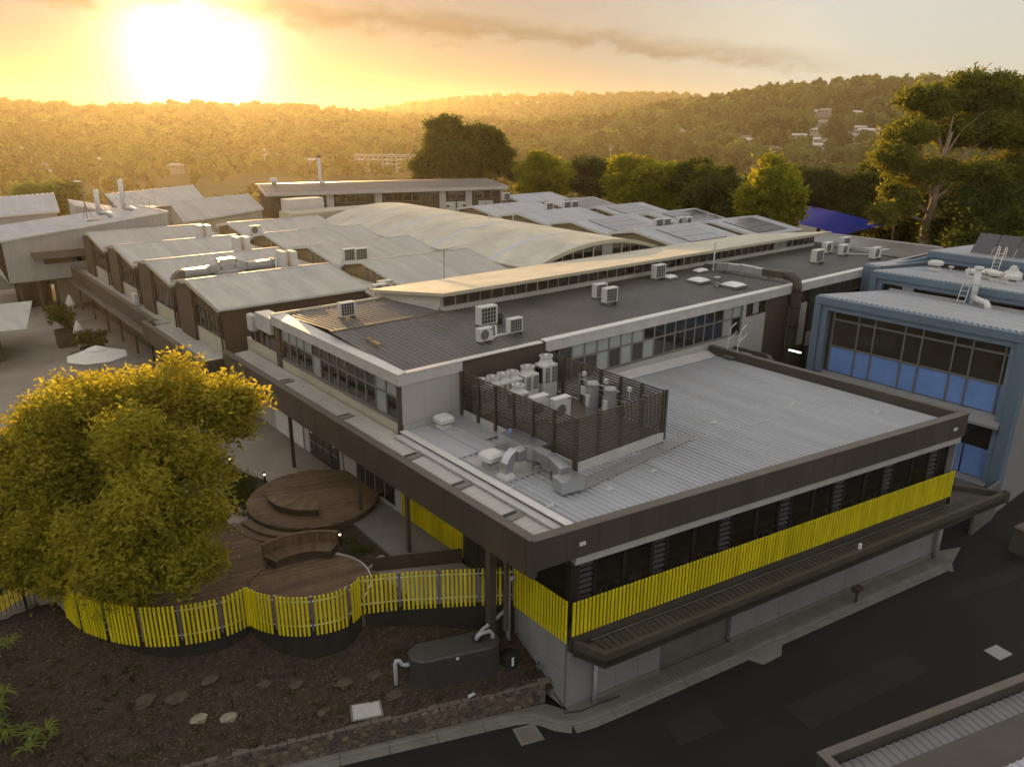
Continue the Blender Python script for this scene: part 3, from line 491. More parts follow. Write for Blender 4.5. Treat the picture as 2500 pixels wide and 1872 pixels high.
# ================================================================ gabled classroom rows
ORD = ['nearest', 'second', 'third', 'farthest', 'last']
def gable(x0, x1, yr, label, group, kind, rmat, zr=11.3, ze=10.38, dn=3.35, ds_=5.9, zg=3.5):
    G = thing('gabled_classroom', label, 'building', (x0, yr, 7.2), group=group); ys, yn = yr-ds_, yr+dn; zn = zr-(zr-ze)*dn/ds_*1.1
    part('roof', MB().ribs((x0,ys,ze),(x1,ys,ze),(x1,yr,zr),(x0,yr,zr), .26, .03).ribs((x0,yr,zr),(x1,yr,zr),(x1,yn,zn),(x0,yn,zn), .26, .03), rmat, G)
    part('ridge_cap', MB().hull8([(x0,yr-.16,zr-.0),(x1,yr-.16,zr-.0),(x1,yr+.16,zr-.0),(x0,yr+.16,zr-.0)], [(x0,yr-.1,zr+.05),(x1,yr-.1,zr+.05),(x1,yr+.1,zr+.05),(x0,yr+.1,zr+.05)]), rmat, G)
    for xe, nm in ((x0, 0), (x1, 1)):
        xa, xb = (xe-.05, xe-.006) if nm == 0 else (xe+.006, xe+.05)
        part('barge_board', MB().hull8([(xa,ys,ze-.22),(xb,ys,ze-.22),(xb,yr,zr-.22),(xa,yr,zr-.22)],[(xa,ys,ze+.04),(xb,ys,ze+.04),(xb,yr,zr+.06),(xa,yr,zr+.06)]).hull8([(xa,yr,zr-.22),(xb,yr,zr-.22),(xb,yn,zn-.22),(xa,yn,zn-.22)],[(xa,yr,zr+.06),(xb,yr,zr+.06),(xb,yn,zn+.04),(xa,yn,zn+.04)]), 'cream_wall' if kind == 'court' else 'white_trim', G)
    part('gutter', MB().box(x0,x1,ys-.14,ys-.01,ze-.12,ze-.01), 'fascia', G)
    w0, w1 = x0+.22, x1-.2; wall = MB()
    for a, b in ((w0, w0+.15), (w1-.15, w1)):
        pr = [(ys+.1,zg),(yn-.1,zg),(yn-.1,zn-.08),(yr,zr-.08),(ys+.1,ze-.08)]; v = [(a,y,z) for y,z in pr]+[(b,y,z) for y,z in pr]; wall.add(v, [(4,3,2,1,0),(5,6,7,8,9)]+[(i,(i+1)%5,5+(i+1)%5,5+i) for i in range(5)])
        part('end_wall', wall, 'brown_wall' if kind == 'court' else 'gable_wall', G); wall = MB()
    for a, b, zt in ((ys+.1,ys+.28,ze-.05),(yn-.28,yn-.1,zn-.05)): part('side_wall', MB().box(w0+.15,w1-.15,a,b,zg,zt), 'brown_wall' if kind == 'court' else 'cream_wall', G)
    if kind == 'court':
        part('pier', MB().box(w0-.28,w0-.004,yr-1.0,yr+1.9,7.3,zr-.35), 'brown_wall', G); part('spandrel', MB().box(w0-.1,w0-.004,ys+.15,yr-1.02,7.3,8.35), 'cream_wall', G)
        part('window_strip', MB().box(w0-.05,w0-.004,ys+.2,yr-1.05,8.36,9.75), 'glass', G)
        for j in range(6): part('mullion', MB().box(w0-.08,w0-.055,ys+.25+j*.78,ys+.33+j*.78,8.36,9.75), 'frame', G)
        part('downpipe', MB().tube([(w0-.14,ys+.02,ze-.1),(w0-.14,ys+.02,9.0),(w0-.2,ys+.05,8.6),(w0-.2,ys+.05,7.3)], .06, 8), 'dark_frame', G)
    elif kind == 'inner':
        for j in range(5):
            yy = ys+1.9+j*.95; zt = ze+(zr-ze)*(yy-ys)/ds_-.32; part('mullion', MB().box(w0-.06,w0-.004,yy,yy+.07,9.6,zt), 'cream_wall', G)
        part('gable_glass', MB().add([(w0-.012,ys+1.2,9.6),(w0-.012,yr+1.4,9.6),(w0-.012,yr,zr-.4),(w0-.002,ys+1.2,9.6),(w0-.002,yr+1.4,9.6),(w0-.002,yr,zr-.4)], [(0,2,1),(3,4,5),(0,1,4,3),(1,2,5,4),(2,0,3,5)]), 'gable_wall', G)
    return G
for i, y in enumerate((54.2,63.5,72.8,82.1)):
    gable(16.15, 26.8, y, f'pale gabled classroom unit beside the courtyard, {ORD[i]} of its row of four', 'gabled units beside the courtyard', 'court', 'pale_roof')
    gable(29.2, 39.3, y-.6, f'pale gabled classroom unit against the vaulted hall, {ORD[i]} of its row of four', 'gabled units against the vault', 'inner', 'pale_roof')
for i, y in enumerate((52.4,61.5,70.4,79.2)): gable(59.0, 69.2, y, f'grey gabled classroom unit just behind the vaulted hall, {ORD[i]} of its row of four', 'gabled units behind the vault', 'rear', 'zinc_roof')
for i, y in enumerate((52.2,61.0,69.6,78.6,87.4)): gable(71.0, 79.6, y, f'grey gabled classroom unit backing onto the far trees, {ORD[i]} of its row of five', 'gabled units by the far trees', 'inner', 'zinc_roof')
single('link_roof', MB().box(26.9,29.1,47.5,86,9.4,9.9), 'cream_roof', 'pale flat link roof in the valley between the two gabled classroom rows', 'roof')
# courtyard canopy along the gabled row
K = thing('walkway_canopy', 'charcoal walkway canopy on slim posts along the gabled classrooms', 'canopy', (14.3,47,3.5))
for i in range(10): part('fascia_panel', MB().box(14.3,14.42,47+i*1.25+.005,48.25+i*1.25-.005,6.3,7.6), 'charcoal', K)
for i in range(22): part('fascia_panel', MB().box(15.0,15.12,59.6+i*1.25+.005,60.85+i*1.25-.005,6.3,7.6), 'charcoal', K)
part('fascia_cap', MB().box(14.27,14.6,46.95,59.55,7.61,7.66).box(14.62,15.4,59.25,59.55,7.612,7.662).box(14.97,15.3,59.6,87.2,7.61,7.66), 'charcoal_cap', K)
part('canopy_roof', MB().ribs((14.62,47,7.2),(14.62,59.2,7.2),(16.3,59.2,7.28),(16.3,47,7.28), .3, .03).ribs((15.32,59.6,7.2),(15.32,87,7.2),(16.3,87,7.28),(16.3,59.6,7.28), .3, .03), 'pale_roof', K)
part('end_return', MB().box(14.43,16.3,46.95,47.1,6.3,7.6), 'charcoal', K); part('end_return', MB().box(15.13,16.3,87.05,87.2,6.3,7.6), 'charcoal', K); part('soffit', MB().box(14.43,16.3,47.1,87,6.35,6.5), 'charcoal_cap', K)
for y in (48.5,52.5,57,61.5,66,70.5,75,80,85): part('post', MB().box(14.55 if y < 59 else 15.2, 14.68 if y < 59 else 15.33, y-.065, y+.065, 3.5, 6.35), 'charcoal', K)
single('wall_air_conditioner', MB().bev(15.6,16.0,66.2,67.0,7.35,8.3,.04), 'plant_white', 'small white unit fixed low on the courtyard side of the gabled classrooms', 'air conditioner')
# ================================================================ vaulted hall
V = thing('vaulted_hall', 'broad hall with cream barrel vault roof and arched end window', 'building', (47,62,3.5)); CXV, HW, ZS, ZC = 47.0, 7.8, 10.75, 12.32
RV = (HW*HW+(ZC-ZS)**2)/(2*(ZC-ZS))
def vz(x): return ZC-RV+math.sqrt(RV*RV-(x-CXV)**2)
def vault(y0, y1, dz, th, x0=CXV-HW, x1=CXV+HW, n=30):
    b = MB(); v = []
    for i in range(n+1):
        x = x0+(x1-x0)*i/n; z = vz(x)+dz; v += [(x,y0,z),(x,y1,z),(x,y0,z-th),(x,y1,z-th)]
    f = []
    for i in range(n): a = 4*i; f += [(a,a+4,a+5,a+1),(a+2,a+3,a+7,a+6),(a,a+2,a+6,a+4),(a+1,a+5,a+7,a+3)]
    return b.add(v, f+[(0,1,3,2),(4*n,4*n+2,4*n+3,4*n+1)])
part('vault_roof', vault(44.9,80.5,0,.12), 'cream_roof', V, smooth=False)
for y, w_ in ((50.2,.34),(58.6,.34),(67,.34),(75,.14)): part('roof_strip', vault(y,y+w_,.012,.01), 'vault_strip', V)
for y in (54.4,62.8,71): part('roof_joint', vault(y,y+.05,.008,.006), 'cream_wall', V)
part('arch_trim', vault(44.75,44.89,.03,.30), 'cream_wall', V); part('end_wall', MB().box(39.4,54.6,45.3,45.5,3.5,10.8), 'white_wall', V); [part('side_wall', MB().box(a,a+.2,45.5,80.2,3.5,10.6), 'white_wall', V) for a in (39.4,54.4)]
for i in range(12):
    a = 40.2+i*13.6/12; b = a+13.6/12; za, zb_ = vz(a)-.34, vz(b)-.34; m = .14 if i in (5,8) else .07
    part('arch_window', MB().box(a,a+m,45.05,45.15,10.6,za).hull8([(a+m,45.05,za-.06),(b,45.05,zb_-.06),(b,45.12,zb_-.06),(a+m,45.12,za-.06)],[(a+m,45.05,za),(b,45.05,zb_),(b,45.12,zb_),(a+m,45.12,za)]), 'cream_wall', V)
    part('pane', MB().hull8([(a+m,45.1,10.6),(b,45.1,10.6),(b,45.11,10.6),(a+m,45.11,10.6)],[(a+m,45.1,za-.06),(b,45.1,zb_-.06),(b,45.11,zb_-.06),(a+m,45.11,za-.06)]), 'blind' if i == 6 else 'glass', V)
part('rear_wall', MB().box(39.4,54.6,80.2,80.4,3.5,11), 'white_wall', V)
for x_, y_ in ((48.4,62.2),(48.9,59.0)): single('roof_vent', MB().cyl(x_,y_,vz(x_)-.05,vz(x_)+.55,.05,8).cyl(x_,y_,vz(x_)+.5,vz(x_)+.62,.12,10).cyl(x_,y_,vz(x_)-.05,vz(x_)+.04,.2,10), 'galv', 'slim cowl vent on the crown of the cream vault, '+('farther' if y_ > 60 else 'nearer')+' of two', 'vent', 'vents on the vault')
# ================================================================ long hall at the back
HA = R(-16.3); H0 = (40.3,97.0)
B = thing('rear_hall', 'long flat-fronted hall with dark shallow roof and high window band at the back', 'building', (*H0,3.5))
hb = lambda: MB(*H0, HA)
part('wall', hb().box(.3,32.0,.4,13.6,3.5,12.2), 'brown_wall', B)
part('roof', MB(*H0, HA).ribs((-.3,-.3,12.5),(32.6,-.3,12.5),(32.6,8.5,12.95),(-.3,8.5,12.95), .5, .04).ribs((-.3,8.5,12.95),(32.6,8.5,12.95),(32.6,14.2,12.55),(-.3,14.2,12.55), .5, .04), 'dark_roof', B)
part('fascia', hb().box(-.34,32.64,-.36,-.31,12.12,12.55), 'fascia', B); part('end_fascia', hb().hull8([(-.36,-.3,12.1),(-.31,-.3,12.1),(-.31,8.5,12.55),(-.36,8.5,12.55)],[(-.36,-.3,12.56),(-.31,-.3,12.56),(-.31,8.5,13.02),(-.36,8.5,13.02)]).hull8([(32.61,-.3,12.1),(32.66,-.3,12.1),(32.66,8.5,12.55),(32.61,8.5,12.55)],[(32.61,-.3,12.56),(32.66,-.3,12.56),(32.66,8.5,13.02),(32.61,8.5,13.02)]), 'fascia_cap', B)
for i in range(24):
    a = .9+i*1.28
    if i in (5,10,17,20): part('pier', hb().box(a,a+.9,.18,.39,8,12.1), 'fascia', B); continue
    f = part('window', hb().box(a,a+1.2,.28,.38,10.9,12.0), 'frame', B); part('pane', hb().box(a+.06,a+1.14,.26,.275,10.98,11.92), 'glass', B if 0 else f)
for a in (22.8,25.2,28.4): part('white_panel', hb().box(a,a+2.2,.2,.38,7.5,10.6), 'white_wall', B); part('panel_vent', hb().box(a+.8,a+1.3,.17,.195,9.9,10.15), 'vent_dark', B)
part('end_wall', hb().box(31.7,32.1,.1,.39,6,12.1), 'fascia', B)
single('annex_block', MB().box(36.8,52.5,82.5,86,3.5,11.55), 'cream_wall', 'cream annex wall rising just behind the vaulted hall', 'building'); single('annex_box', MB().box(38.0,42.5,86.2,88,10,12.7), 'white_wall', 'white box-shaped plant room in front of the rear hall', 'building')
F_ = thing('flue', 'white flue pipe on the roof of the rear hall', 'flue', (49.5,101,12.6)); part('pipe', MB().tube([(50.2,100.8,12.6),(50.1,100.8,13.0),(49.5,100.9,13.2),(49.5,101,13.6),(49.5,101,16.4)], .2, 12), 'pipe_white', F_, smooth=True); part('cap', MB().cyl(49.5,101,16.4,16.7,.24,12), 'vent_dark', F_)
single('roof_cowl', MB().cyl(44.4,104.5,12.7,13.3,.35,14).cyl(44.4,104.5,13.3,13.75,.6,14,.4), 'galv', 'round metal cowl on the far edge of the rear hall roof', 'vent')
# ================================================================ metal-clad building at the left and roofs beyond
N = thing('metal_clad_building', 'pale corrugated metal building with sloping roof over the courtyard entrance', 'building', (9.6,86,3.5))
nwv = [(8.4,86,10.4),(24.7,86,12.25),(24.7,98,11.85),(10.6,98,10.6)]
cl_ = MB(); n = 70
for i in range(n):
    a, b = 9.7+15*i/n, 9.7+15*(i+1)/n; za, zb_ = 10.45+1.8*(a-9.6)/15.1, 10.45+1.8*(b-9.6)/15.1; m = (a+b)/2
    cl_.add([(a,86,6.65),(m,85.95,6.65),(b,86,6.65),(a,86,za),(m,85.95,(za+zb_)/2),(b,86,zb_)], [(0,1,4,3),(1,2,5,4)])
part('cladding', cl_.box(9.7,24.7,86.02,86.15,6.65,10.4), 'panel_light', N); part('roof', MB().ribs(nwv[0],nwv[3],nwv[2],nwv[1], .6, .05), 'zinc_roof', N)
part('roof_edge', MB().bar((8.4,85.9,10.45),(24.8,85.9,12.33),.08,.18).bar((24.75,86,12.3),(24.75,98,11.9),.08,.18), 'fascia_cap', N)
part('side_wall', MB().add([(9.65,86,6.65),(8.5,86,10.4),(9.65,97.8,6.65),(9.65,97.8,10.5)], [(0,1,3,2)]), 'panel_light', N); part('side_wall', MB().box(24.55,24.68,86.2,97.8,4,11.7), 'panel_light', N); part('rear_wall', MB().box(9.8,24.5,97.6,97.8,4,10.4), 'panel_light', N)
part('slot_window', MB().box(12.8,18.0,85.9,85.97,8.15,8.6), 'glass', N); part('awning', MB().hull8([(11.8,85.0,8.75),(19.5,85.0,8.75),(19.5,85.93,9.3),(11.8,85.93,9.3)],[(11.8,85.0,8.8),(19.5,85.0,8.8),(19.5,85.93,9.36),(11.8,85.93,9.36)]), 'louvre', N)
part('floor_soffit', MB().box(9.8,24.5,86.2,97.6,6.5,6.63), 'charcoal_cap', N); part('entry_wall', MB().box(13.7,24.5,88.5,88.7,3.5,6.5), 'cream_wall', N); part('entry_glass', MB().box(10.4,13.5,89.2,89.3,3.5,6.5), 'glass', N)
for x_ in (10.4,12.0,13.4): part('column', MB().box(x_,x_+.25,86.4,86.7,3.5,6.5), 'charcoal', N)
for q, (x_, y_, h_) in enumerate(((19.2,90.2,14.5),(22.4,93.4,15.2))):
    F_ = thing('flue', f'tall white flue standing on the corrugated building roof, {"left" if q == 0 else "right"} of two', 'flue', (x_,y_,11.2), group='flues on the metal-clad building')
    part('pipe', MB().tube([(x_,y_,12),(x_,y_,h_)], .24, 12), 'pipe_white', F_, smooth=True); part('elbow', MB().tube([(x_+1.0,y_-.4,11.5),(x_+.9,y_-.4,12.0),(x_+.4,y_-.2,12.2),(x_,y_,12.1)], .26, 12), 'galv', F_, smooth=True); part('skid', MB().box(x_-1.3,x_+.8,y_-.8,y_-.3,11.35,11.6), 'frame', F_)
F_ = thing('antenna_mast', 'thin mast with small dish on the corrugated building', 'antenna', (18.5,92.5,11.3)); part('mast', MB().tube([(18.5,92.5,11.3),(18.4,92.5,15.4)], .05, 6).tube([(18.0,92.2,11.3),(18.45,92.5,13)], .03, 5).tube([(19.0,92.2,11.3),(18.45,92.5,13)], .03, 5), 'frame', F_); part('dish', MB().cyl(18.1,92.4,15.2,15.3,.45,12,.2), 'plant_white', F_)
def roofblock(label, poly, z0, zt, wm, rm='zinc_roof'):
    t = thing('outbuilding', label, 'building', (poly[0][0],poly[0][1],3)); part('wall', MB().prism(poly, z0, [z-.2 for z in zt]), wm, t); c = (sum(p[0] for p in poly)/4, sum(p[1] for p in poly)/4)
    ex = [(p[0]+(p[0]-c[0])*.03, p[1]+(p[1]-c[1])*.03) for p in poly]; pts = [(p[0],p[1],z) for p,z in zip(ex,zt)]; part('roof', MB().ribs(pts[0],pts[1],pts[2],pts[3], .6, .05), rm, t)
    part('roof_edge', MB().bar((ex[0][0],ex[0][1]-.05,zt[0]-.05),(ex[1][0],ex[1][1]-.05,zt[1]-.05),.08,.22).bar((ex[1][0]+.05,ex[1][1],zt[1]-.05),(ex[2][0]+.05,ex[2][1],zt[2]-.05),.08,.22), 'fascia_cap', t); return t
roofblock('pale box building at the far left edge behind the corrugated roof', [(4,112),(19.1,112),(20.5,122),(5,122)], 2, (9.9,10.3,11.7,11.2), 'panel_light')
roofblock('long low roof catching the sun left of the rear hall', [(28,118),(39.2,118),(41.5,130),(29,130)], 2, (9.3,9.95,11.2,10.5), 'panel_grey', 'pale_roof')
roofblock('stepped pale roof adjoining the left end of the rear hall', [(30,98),(39.5,97.5),(41,106),(31,106)], 2, (9.6,10.6,11.7,11.3), 'cream_wall', 'pale_roof')
roofblock('small slanted roof among the walkways behind the flues', [(19.9,105),(24,105),(24.4,109),(20,109)], 2, (11.6,10.6,10.9,12.0), 'panel_light')
W_ = thing('roof_walkway', 'railed metal walkway on the roofs behind the white flues', 'walkway', (24,106,10))
part('deck', MB().box(24.3,29.5,106,108,10.6,10.7), 'galv', W_)
for i in range(7): part('baluster', MB().bar((24.4+i*.8,106,10.7),(24.4+i*.8,106,11.9),.08), 'fascia_cap', W_)
part('handrail', MB().bar((24.3,106,11.9),(29.5,106,11.9),.08).bar((24.3,106,11.3),(29.5,106,11.3),.06), 'fascia_cap', W_)
single('entry_roof', MB().ribs((-4,70.5,6.4),(-4,78,6.5),(10.1,77.4,6.5),(8.1,67.6,6.4), .5, .04), 'pale_roof', 'low pale roof slab jutting into the courtyard from the left edge', 'roof')
single('entry_building', MB().box(-6,6.5,70,76,3.5,6.2), 'brown_wall', 'dark low building under the pale roof slab at the left edge', 'building')
# ================================================================ blue-framed building at the right
Q = thing('blue_framed_building', 'stepped building with blue window frames and blue glass panels', 'building', (47.5,26,0))
X0 = 47.5
part('frame', MB().box(X0,X0+.75,25.6,26.05,2.0,10.42).box(X0,X0+.75,13.4,26.05,10.45,10.92).box(X0,X0+.75,13.35,13.95,0,10.42), 'blue_frame', Q)
part('inner_frame', MB().box(X0+.2,X0+.75,25.22,25.58,5.9,10.06).box(X0+.2,X0+.75,13.97,25.58,10.08,10.43).box(X0+.2,X0+.75,13.97,14.3,0,10.06), 'blue_frame_inner', Q)
part('reveal', MB().box(X0+.76,X0+1.6,24.95,25.2,5.9,10.05).box(X0+.76,X0+1.6,14.32,25.2,10.06,10.12), 'brown_wall', Q)
ys_ = [24.85,23.15,22.1,20.2,19.15,17.3,16.3,14.6,14.32]; gx = X0+.62
for j in range(len(ys_)-1):
    a, b = ys_[j+1], ys_[j]
    part('mullion', MB().box(gx-.07,gx+.04,b-.05,b+.05,5.95,10.08), 'frame', Q)
    part('lower_panel', MB().box(gx,gx+.03,a+.05,b-.05,6.0,7.66), 'blue_glass', Q); part('pane', MB().box(gx,gx+.03,a+.05,b-.05,7.78,9.44), 'glass_reflect_tint', Q); part('pane', MB().box(gx,gx+.03,a+.05,b-.05,9.56,10.06), 'glass_reflect_tint', Q)
part('transom', MB().box(gx-.05,gx+.04,14.32,24.85,7.66,7.78).box(gx-.05,gx+.04,14.32,24.85,9.44,9.56), 'frame', Q)
part('sill_ledge', MB().hull8([(X0-.2,13.97,5.3),(X0+.7,13.97,5.3),(X0+.7,25.6,5.3),(X0-.2,25.6,5.3)],[(X0-.2,13.97,5.45),(X0+.7,13.97,5.95),(X0+.7,25.6,5.95),(X0-.2,25.6,5.45)]), 'panel_grey', Q)
for j, (a, b) in enumerate(((14.3,15.7),(15.8,17.6),(17.7,19.4),(19.5,21.5))): part('lower_panel', MB().box(gx,gx+.03,a,b,1.9,3.7), 'blue_glass', Q); part('pane', MB().box(gx,gx+.03,a,b,3.8,5.3), 'glass', Q)
part('lower_ledge', MB().box(X0-.3,X0+.75,13.97,25.6,1.3,1.85), 'panel_grey', Q); [part('wall', MB().box(X0+.8,58.3,*q), 'panel_grey', Q) for q in ((13.4,13.6,0,9.8),(25.75,25.95,0,9.8))]; part('floor', MB().box(X0+.8,58.3,13.6,25.7,5.4,5.5), 'interior', Q)
part('roof', MB().ribs((X0+.3,13.3,10.93),(X0+.3,26.06,10.93),(58.35,26.06,9.85),(58.35,13.3,9.85), .33, .05), 'zinc_roof', Q)
X1 = 58.4
part('frame', MB().box(X1,X1+.7,27.35,27.85,4,10.56).box(X1,X1+.7,12.0,27.85,10.58,11.02), 'blue_frame', Q); part('inner_frame', MB().box(X1+.2,X1+.7,26.95,27.33,4,10.2).box(X1+.2,X1+.7,12.0,27.33,10.22,10.56), 'blue_frame_inner', Q)
part('clerestory_glass', MB().box(X1+.5,X1+.55,12,26.9,9.7,10.2), 'glass', Q); part('column', MB().box(X1+.15,X1+.5,24.6,25.4,9.6,10.2).box(X1+.15,X1+.5,15.6,16.0,9.6,10.2), 'panel_grey', Q); part('flashing', MB().box(58.2,58.45,12,26.2,9.86,9.98), 'panel_light', Q)
part('roof', MB().ribs((X1+.3,12.0,11.03),(X1+.3,27.86,11.03),(68.5,27.86,10.25),(68.5,12.0,10.25), .33, .05), 'zinc_roof', Q)
part('side_frame', MB().box(59.4,60.0,27.9,29.0,3.5,11.2).box(60.01,69,28.0,28.3,9,11.05), 'blue_frame', Q); part('rear_roof', MB().slab([(59.9,27.9,11.25),(68.4,27.9,10.7),(68.4,29.3,10.7),(59.9,29.0,11.3)], .08), 'zinc_roof', Q)
X2 = 68.4
part('frame', MB().box(X2,X2+.7,27.6,28.1,4,11.0).box(X2,X2+.7,10.0,28.1,11.02,11.5), 'blue_frame', Q); part('inner_frame', MB().box(X2+.2,X2+.7,27.2,27.58,4,10.6).box(X2+.2,X2+.7,10,27.58,10.62,11.0), 'blue_frame_inner', Q); part('recess', MB().box(X2+.5,X2+.6,10,27.2,10,10.6), 'charcoal', Q)
part('roof', MB().ribs((X2+.3,10,11.51),(X2+.3,28.1,11.51),(78.5,28.1,11.1),(78.5,10,11.1), .33, .05), 'zinc_roof', Q)
part('fluorescent_lamp', MB().box(46.95,47.1,26.3,27.2,7.0,7.08), 'lamp_white', Q)
single('low_side_roof', MB().slab([(74.7,29.5,10.3),(84,27,9.3),(86,38,9.2),(74.7,36,10.4)], .1), 'zinc_roof', 'low grey roof beside the dark flat roof at the right', 'roof')
# bottom-right neighbour roof with parapet
Q = thing('neighbour_roof', 'dark parapet and ribbed gutter roof cropped at the bottom right corner', 'building', (19.7,8.6,0))
na_ = R(-16.5); nb = lambda: MB(19.3,8.5,na_)
part('parapet', nb().box(0,16,-.22,0,.0,3.62).box(0,.22,-6,-.23,0,3.62), 'charcoal', Q); part('parapet_cap', nb().box(-.03,16,-.26,.03,3.625,3.68).box(-.03,.26,-6,-.262,3.625,3.68), 'charcoal_cap', Q)
part('gutter_roof', MB(19.3,8.5,na_).ribs((.3,-1.1,3.1),(16,-1.1,3.1),(16,-.25,3.16),(.3,-.25,3.16), .3, .05), 'panel_grey', Q); part('inner_wall', nb().box(.3,16,-2.5,-1.15,2.9,3.5), 'charcoal', Q); part('roof', MB(19.3,8.5,na_).ribs((.6,-7,3.75),(16,-7,3.75),(16,-2.55,3.6),(.6,-2.55,3.6), .3, .05), 'zinc_roof', Q)
part('wall', nb().box(.25,16,-6,-.24,0,2.9), 'charcoal', Q)
# ================================================================ plant on the roofs
def make_split(w=.9, d=.36, h=.68, fans=1, stand=.12):   # box unit, fan on the -y face
    o = thing('air_conditioner', 'x', 'air conditioner'); part('casing', MB().bev(-w/2,w/2,-d/2,d/2,stand,stand+h,.02), 'plant_white', o, local=True)
    for i in range(fans):
        cz = stand+h*(i+.5)/fans; r = min(h/fans, w*.72)*.44; cx_ = -w*.12; v = [(cx_+math.cos(k*.3927)*r, -d/2-.006, cz+math.sin(k*.3927)*r) for k in range(16)]
        g_ = part('fan_opening', MB().add(v, [tuple(range(16))]), 'vent_dark', o, local=True)
        b = MB()
        for q in range(-3, 4): hh = math.sqrt(max(.01, 1-(q/4)**2))*r; b.box(cx_-hh, cx_+hh, -d/2-.014, -d/2-.009, cz+q*r/4-.006, cz+q*r/4+.006)
        part('fan_guard', b.tube([(cx_+math.cos(k*.3927)*r, -d/2-.012, cz+math.sin(k*.3927)*r) for k in range(17)], .012, 5, False), 'plant_white', o, local=True)
    part('badge', MB().box(w/2-.2,w/2-.04,-d/2-.006,-d/2-.002,stand+h-.14,stand+h-.07), 'frame', o, local=True)
    for x_ in (-w*.33, w*.33): part('foot', MB().box(x_-.04,x_+.04,-d/2-.08,d/2+.08,0,stand), 'frame', o, local=True)
    return o
def make_coil(w=.95, d=.4, h=.8, stand=.15):             # seen from its finned coil side
    o = thing('air_conditioner', 'x', 'air conditioner'); part('casing', MB().bev(-w/2,w/2,-d/2,d/2,stand,stand+h,.02), 'plant_white', o, local=True)
    part('coil', MB().box(-w/2+.05,w/2-.12,-d/2-.012,-d/2-.002,stand+.06,stand+h-.06), 'vent_dark', o, local=True); b = MB()
    for i in range(6): b.box(-w/2+.05+i*(w-.17)/5-.008,-w/2+.05+i*(w-.17)/5+.008,-d/2-.022,-d/2-.014,stand+.06,stand+h-.06)
    for i in range(5): b.box(-w/2+.05,w/2-.12,-d/2-.024,-d/2-.0225,stand+.06+i*(h-.12)/4-.007,stand+.06+i*(h-.12)/4+.007)
    part('guard', b, 'plant_white', o, local=True)
    for x_ in (-w*.36, w*.36): part('foot', MB().box(x_-.04,x_+.04,-d/2-.14,d/2+.14,0,stand), 'frame', o, local=True)
    return o
def make_vrf(w=.95, d=.78, h=1.45):                      # tall heat pump with a fan cowl on top
    o = thing('heat_pump', 'x', 'heat pump'); part('casing', MB().bev(-w/2,w/2,-d/2,d/2,0,h,.02), 'plant_white', o, local=True)
    for a, b, nm in ((.08,.42,'y'),(-.36,-.06,'y')):
        part('grille', MB().box(a*w/.95,b*w/.95,-d/2-.008,-d/2-.002,h*.45,h*.93), 'vent_dark', o, local=True); g_ = MB()
        for i in range(6): g_.box(a+(b-a)*i/5-.008,a+(b-a)*i/5+.008,-d/2-.018,-d/2-.010,h*.45,h*.93)
        for i in range(5): g_.box(a,b,-d/2-.020,-d/2-.0185,h*.45+h*.12*i-.006,h*.45+h*.12*i+.006)
        part('grille_bars', g_, 'plant_white', o, local=True)
    part('side_grille', MB().box(-w/2-.008,-w/2-.002,-d/2+.08,d/2-.1,h*.45,h*.93), 'vent_dark', o, local=True)
    n = 22; v = []
    for r_, z in ((.44,h),(.40,h+.05),(.33,h+.13),(.33,h+.26),(.36,h+.33),(.37,h+.36),(.30,h+.36),(.29,h+.30)): v += [(math.cos(6.2832*i/n)*r_*w/.95, math.sin(6.2832*i/n)*r_*w/.95*.95, z) for i in range(n)]
    part('fan_cowl', MB().add(v, [(a*n+i,a*n+(i+1)%n,(a+1)*n+(i+1)%n,(a+1)*n+i) for a in range(7) for i in range(n)]+[tuple(range(7*n,8*n))]), 'plant_white', o, local=True, smooth=True)
    g_ = MB(); 
    for i in range(12): g_.bar((math.cos(i*.5236)*.08,math.sin(i*.5236)*.08,h+.362),(math.cos(i*.5236)*.31,math.sin(i*.5236)*.31,h+.362),.012)
    part('fan_guard', g_, 'frame', o, local=True); part('fan_hub', MB().cyl(0,0,h+.35,h+.375,.1,12), 'paper', o, local=True); return o
AC = 'air conditioners on the roofs'
U_AC = [('coil',(20.22,39.1),11.05,1,'low air conditioner alone on the ribbed roof near the courtyard edge'),('coil',(25.43,32.9),11.0,1.25,'tall air conditioner behind the small fan unit on the dark roof'),
 ('split',(23.66,30.8),10.88,1,'air conditioner with round fan nearest the pale roof edge on the dark roof'),('coil',(25.75,30.9),10.95,.95,'air conditioner on a splayed stand beside the step in the roof edge'),
 ('coil',(35.1,33.75),11.05,1.05,'rear one of two air conditioners mid-way along the dark roof'),('coil',(34.6,32.4),11.05,1.1,'front one of two air conditioners mid-way along the dark roof'),
 ('coil',(42.45,35.2),11.14,1.15,'air conditioner standing against the clerestory windows'),('coil',(58.2,32.25),10.97,1.2,'white air conditioner alone on the far wet-looking dark roof'),
 ('split',(62.8,34.0),11.06,1.25,'left one of the cluster of three air conditioners at the far roof end'),('split',(63.3,32.8),11.0,1.2,'right one of the cluster of three air conditioners at the far roof end'),
 ('coil',(66.0,34.2),11.07,1.15,'upright rear one of the three air conditioners at the far roof end'),('split',(64.4,30.6),10.87,1.3,'air conditioner nearest the blue frames on the far dark roof')]
for k_, (x_, y_), z, s_, lb in U_AC: place(k_, make_split if k_ == 'split' else make_coil, (x_,y_,z), 0, lb, 'air conditioner', AC, s_)
def twin(): return make_split(.95,.38,1.15,2,.15)
GA = [(24.6,76.3,10.5),(24.6,67.0,10.5),(24.6,57.7,10.5)]
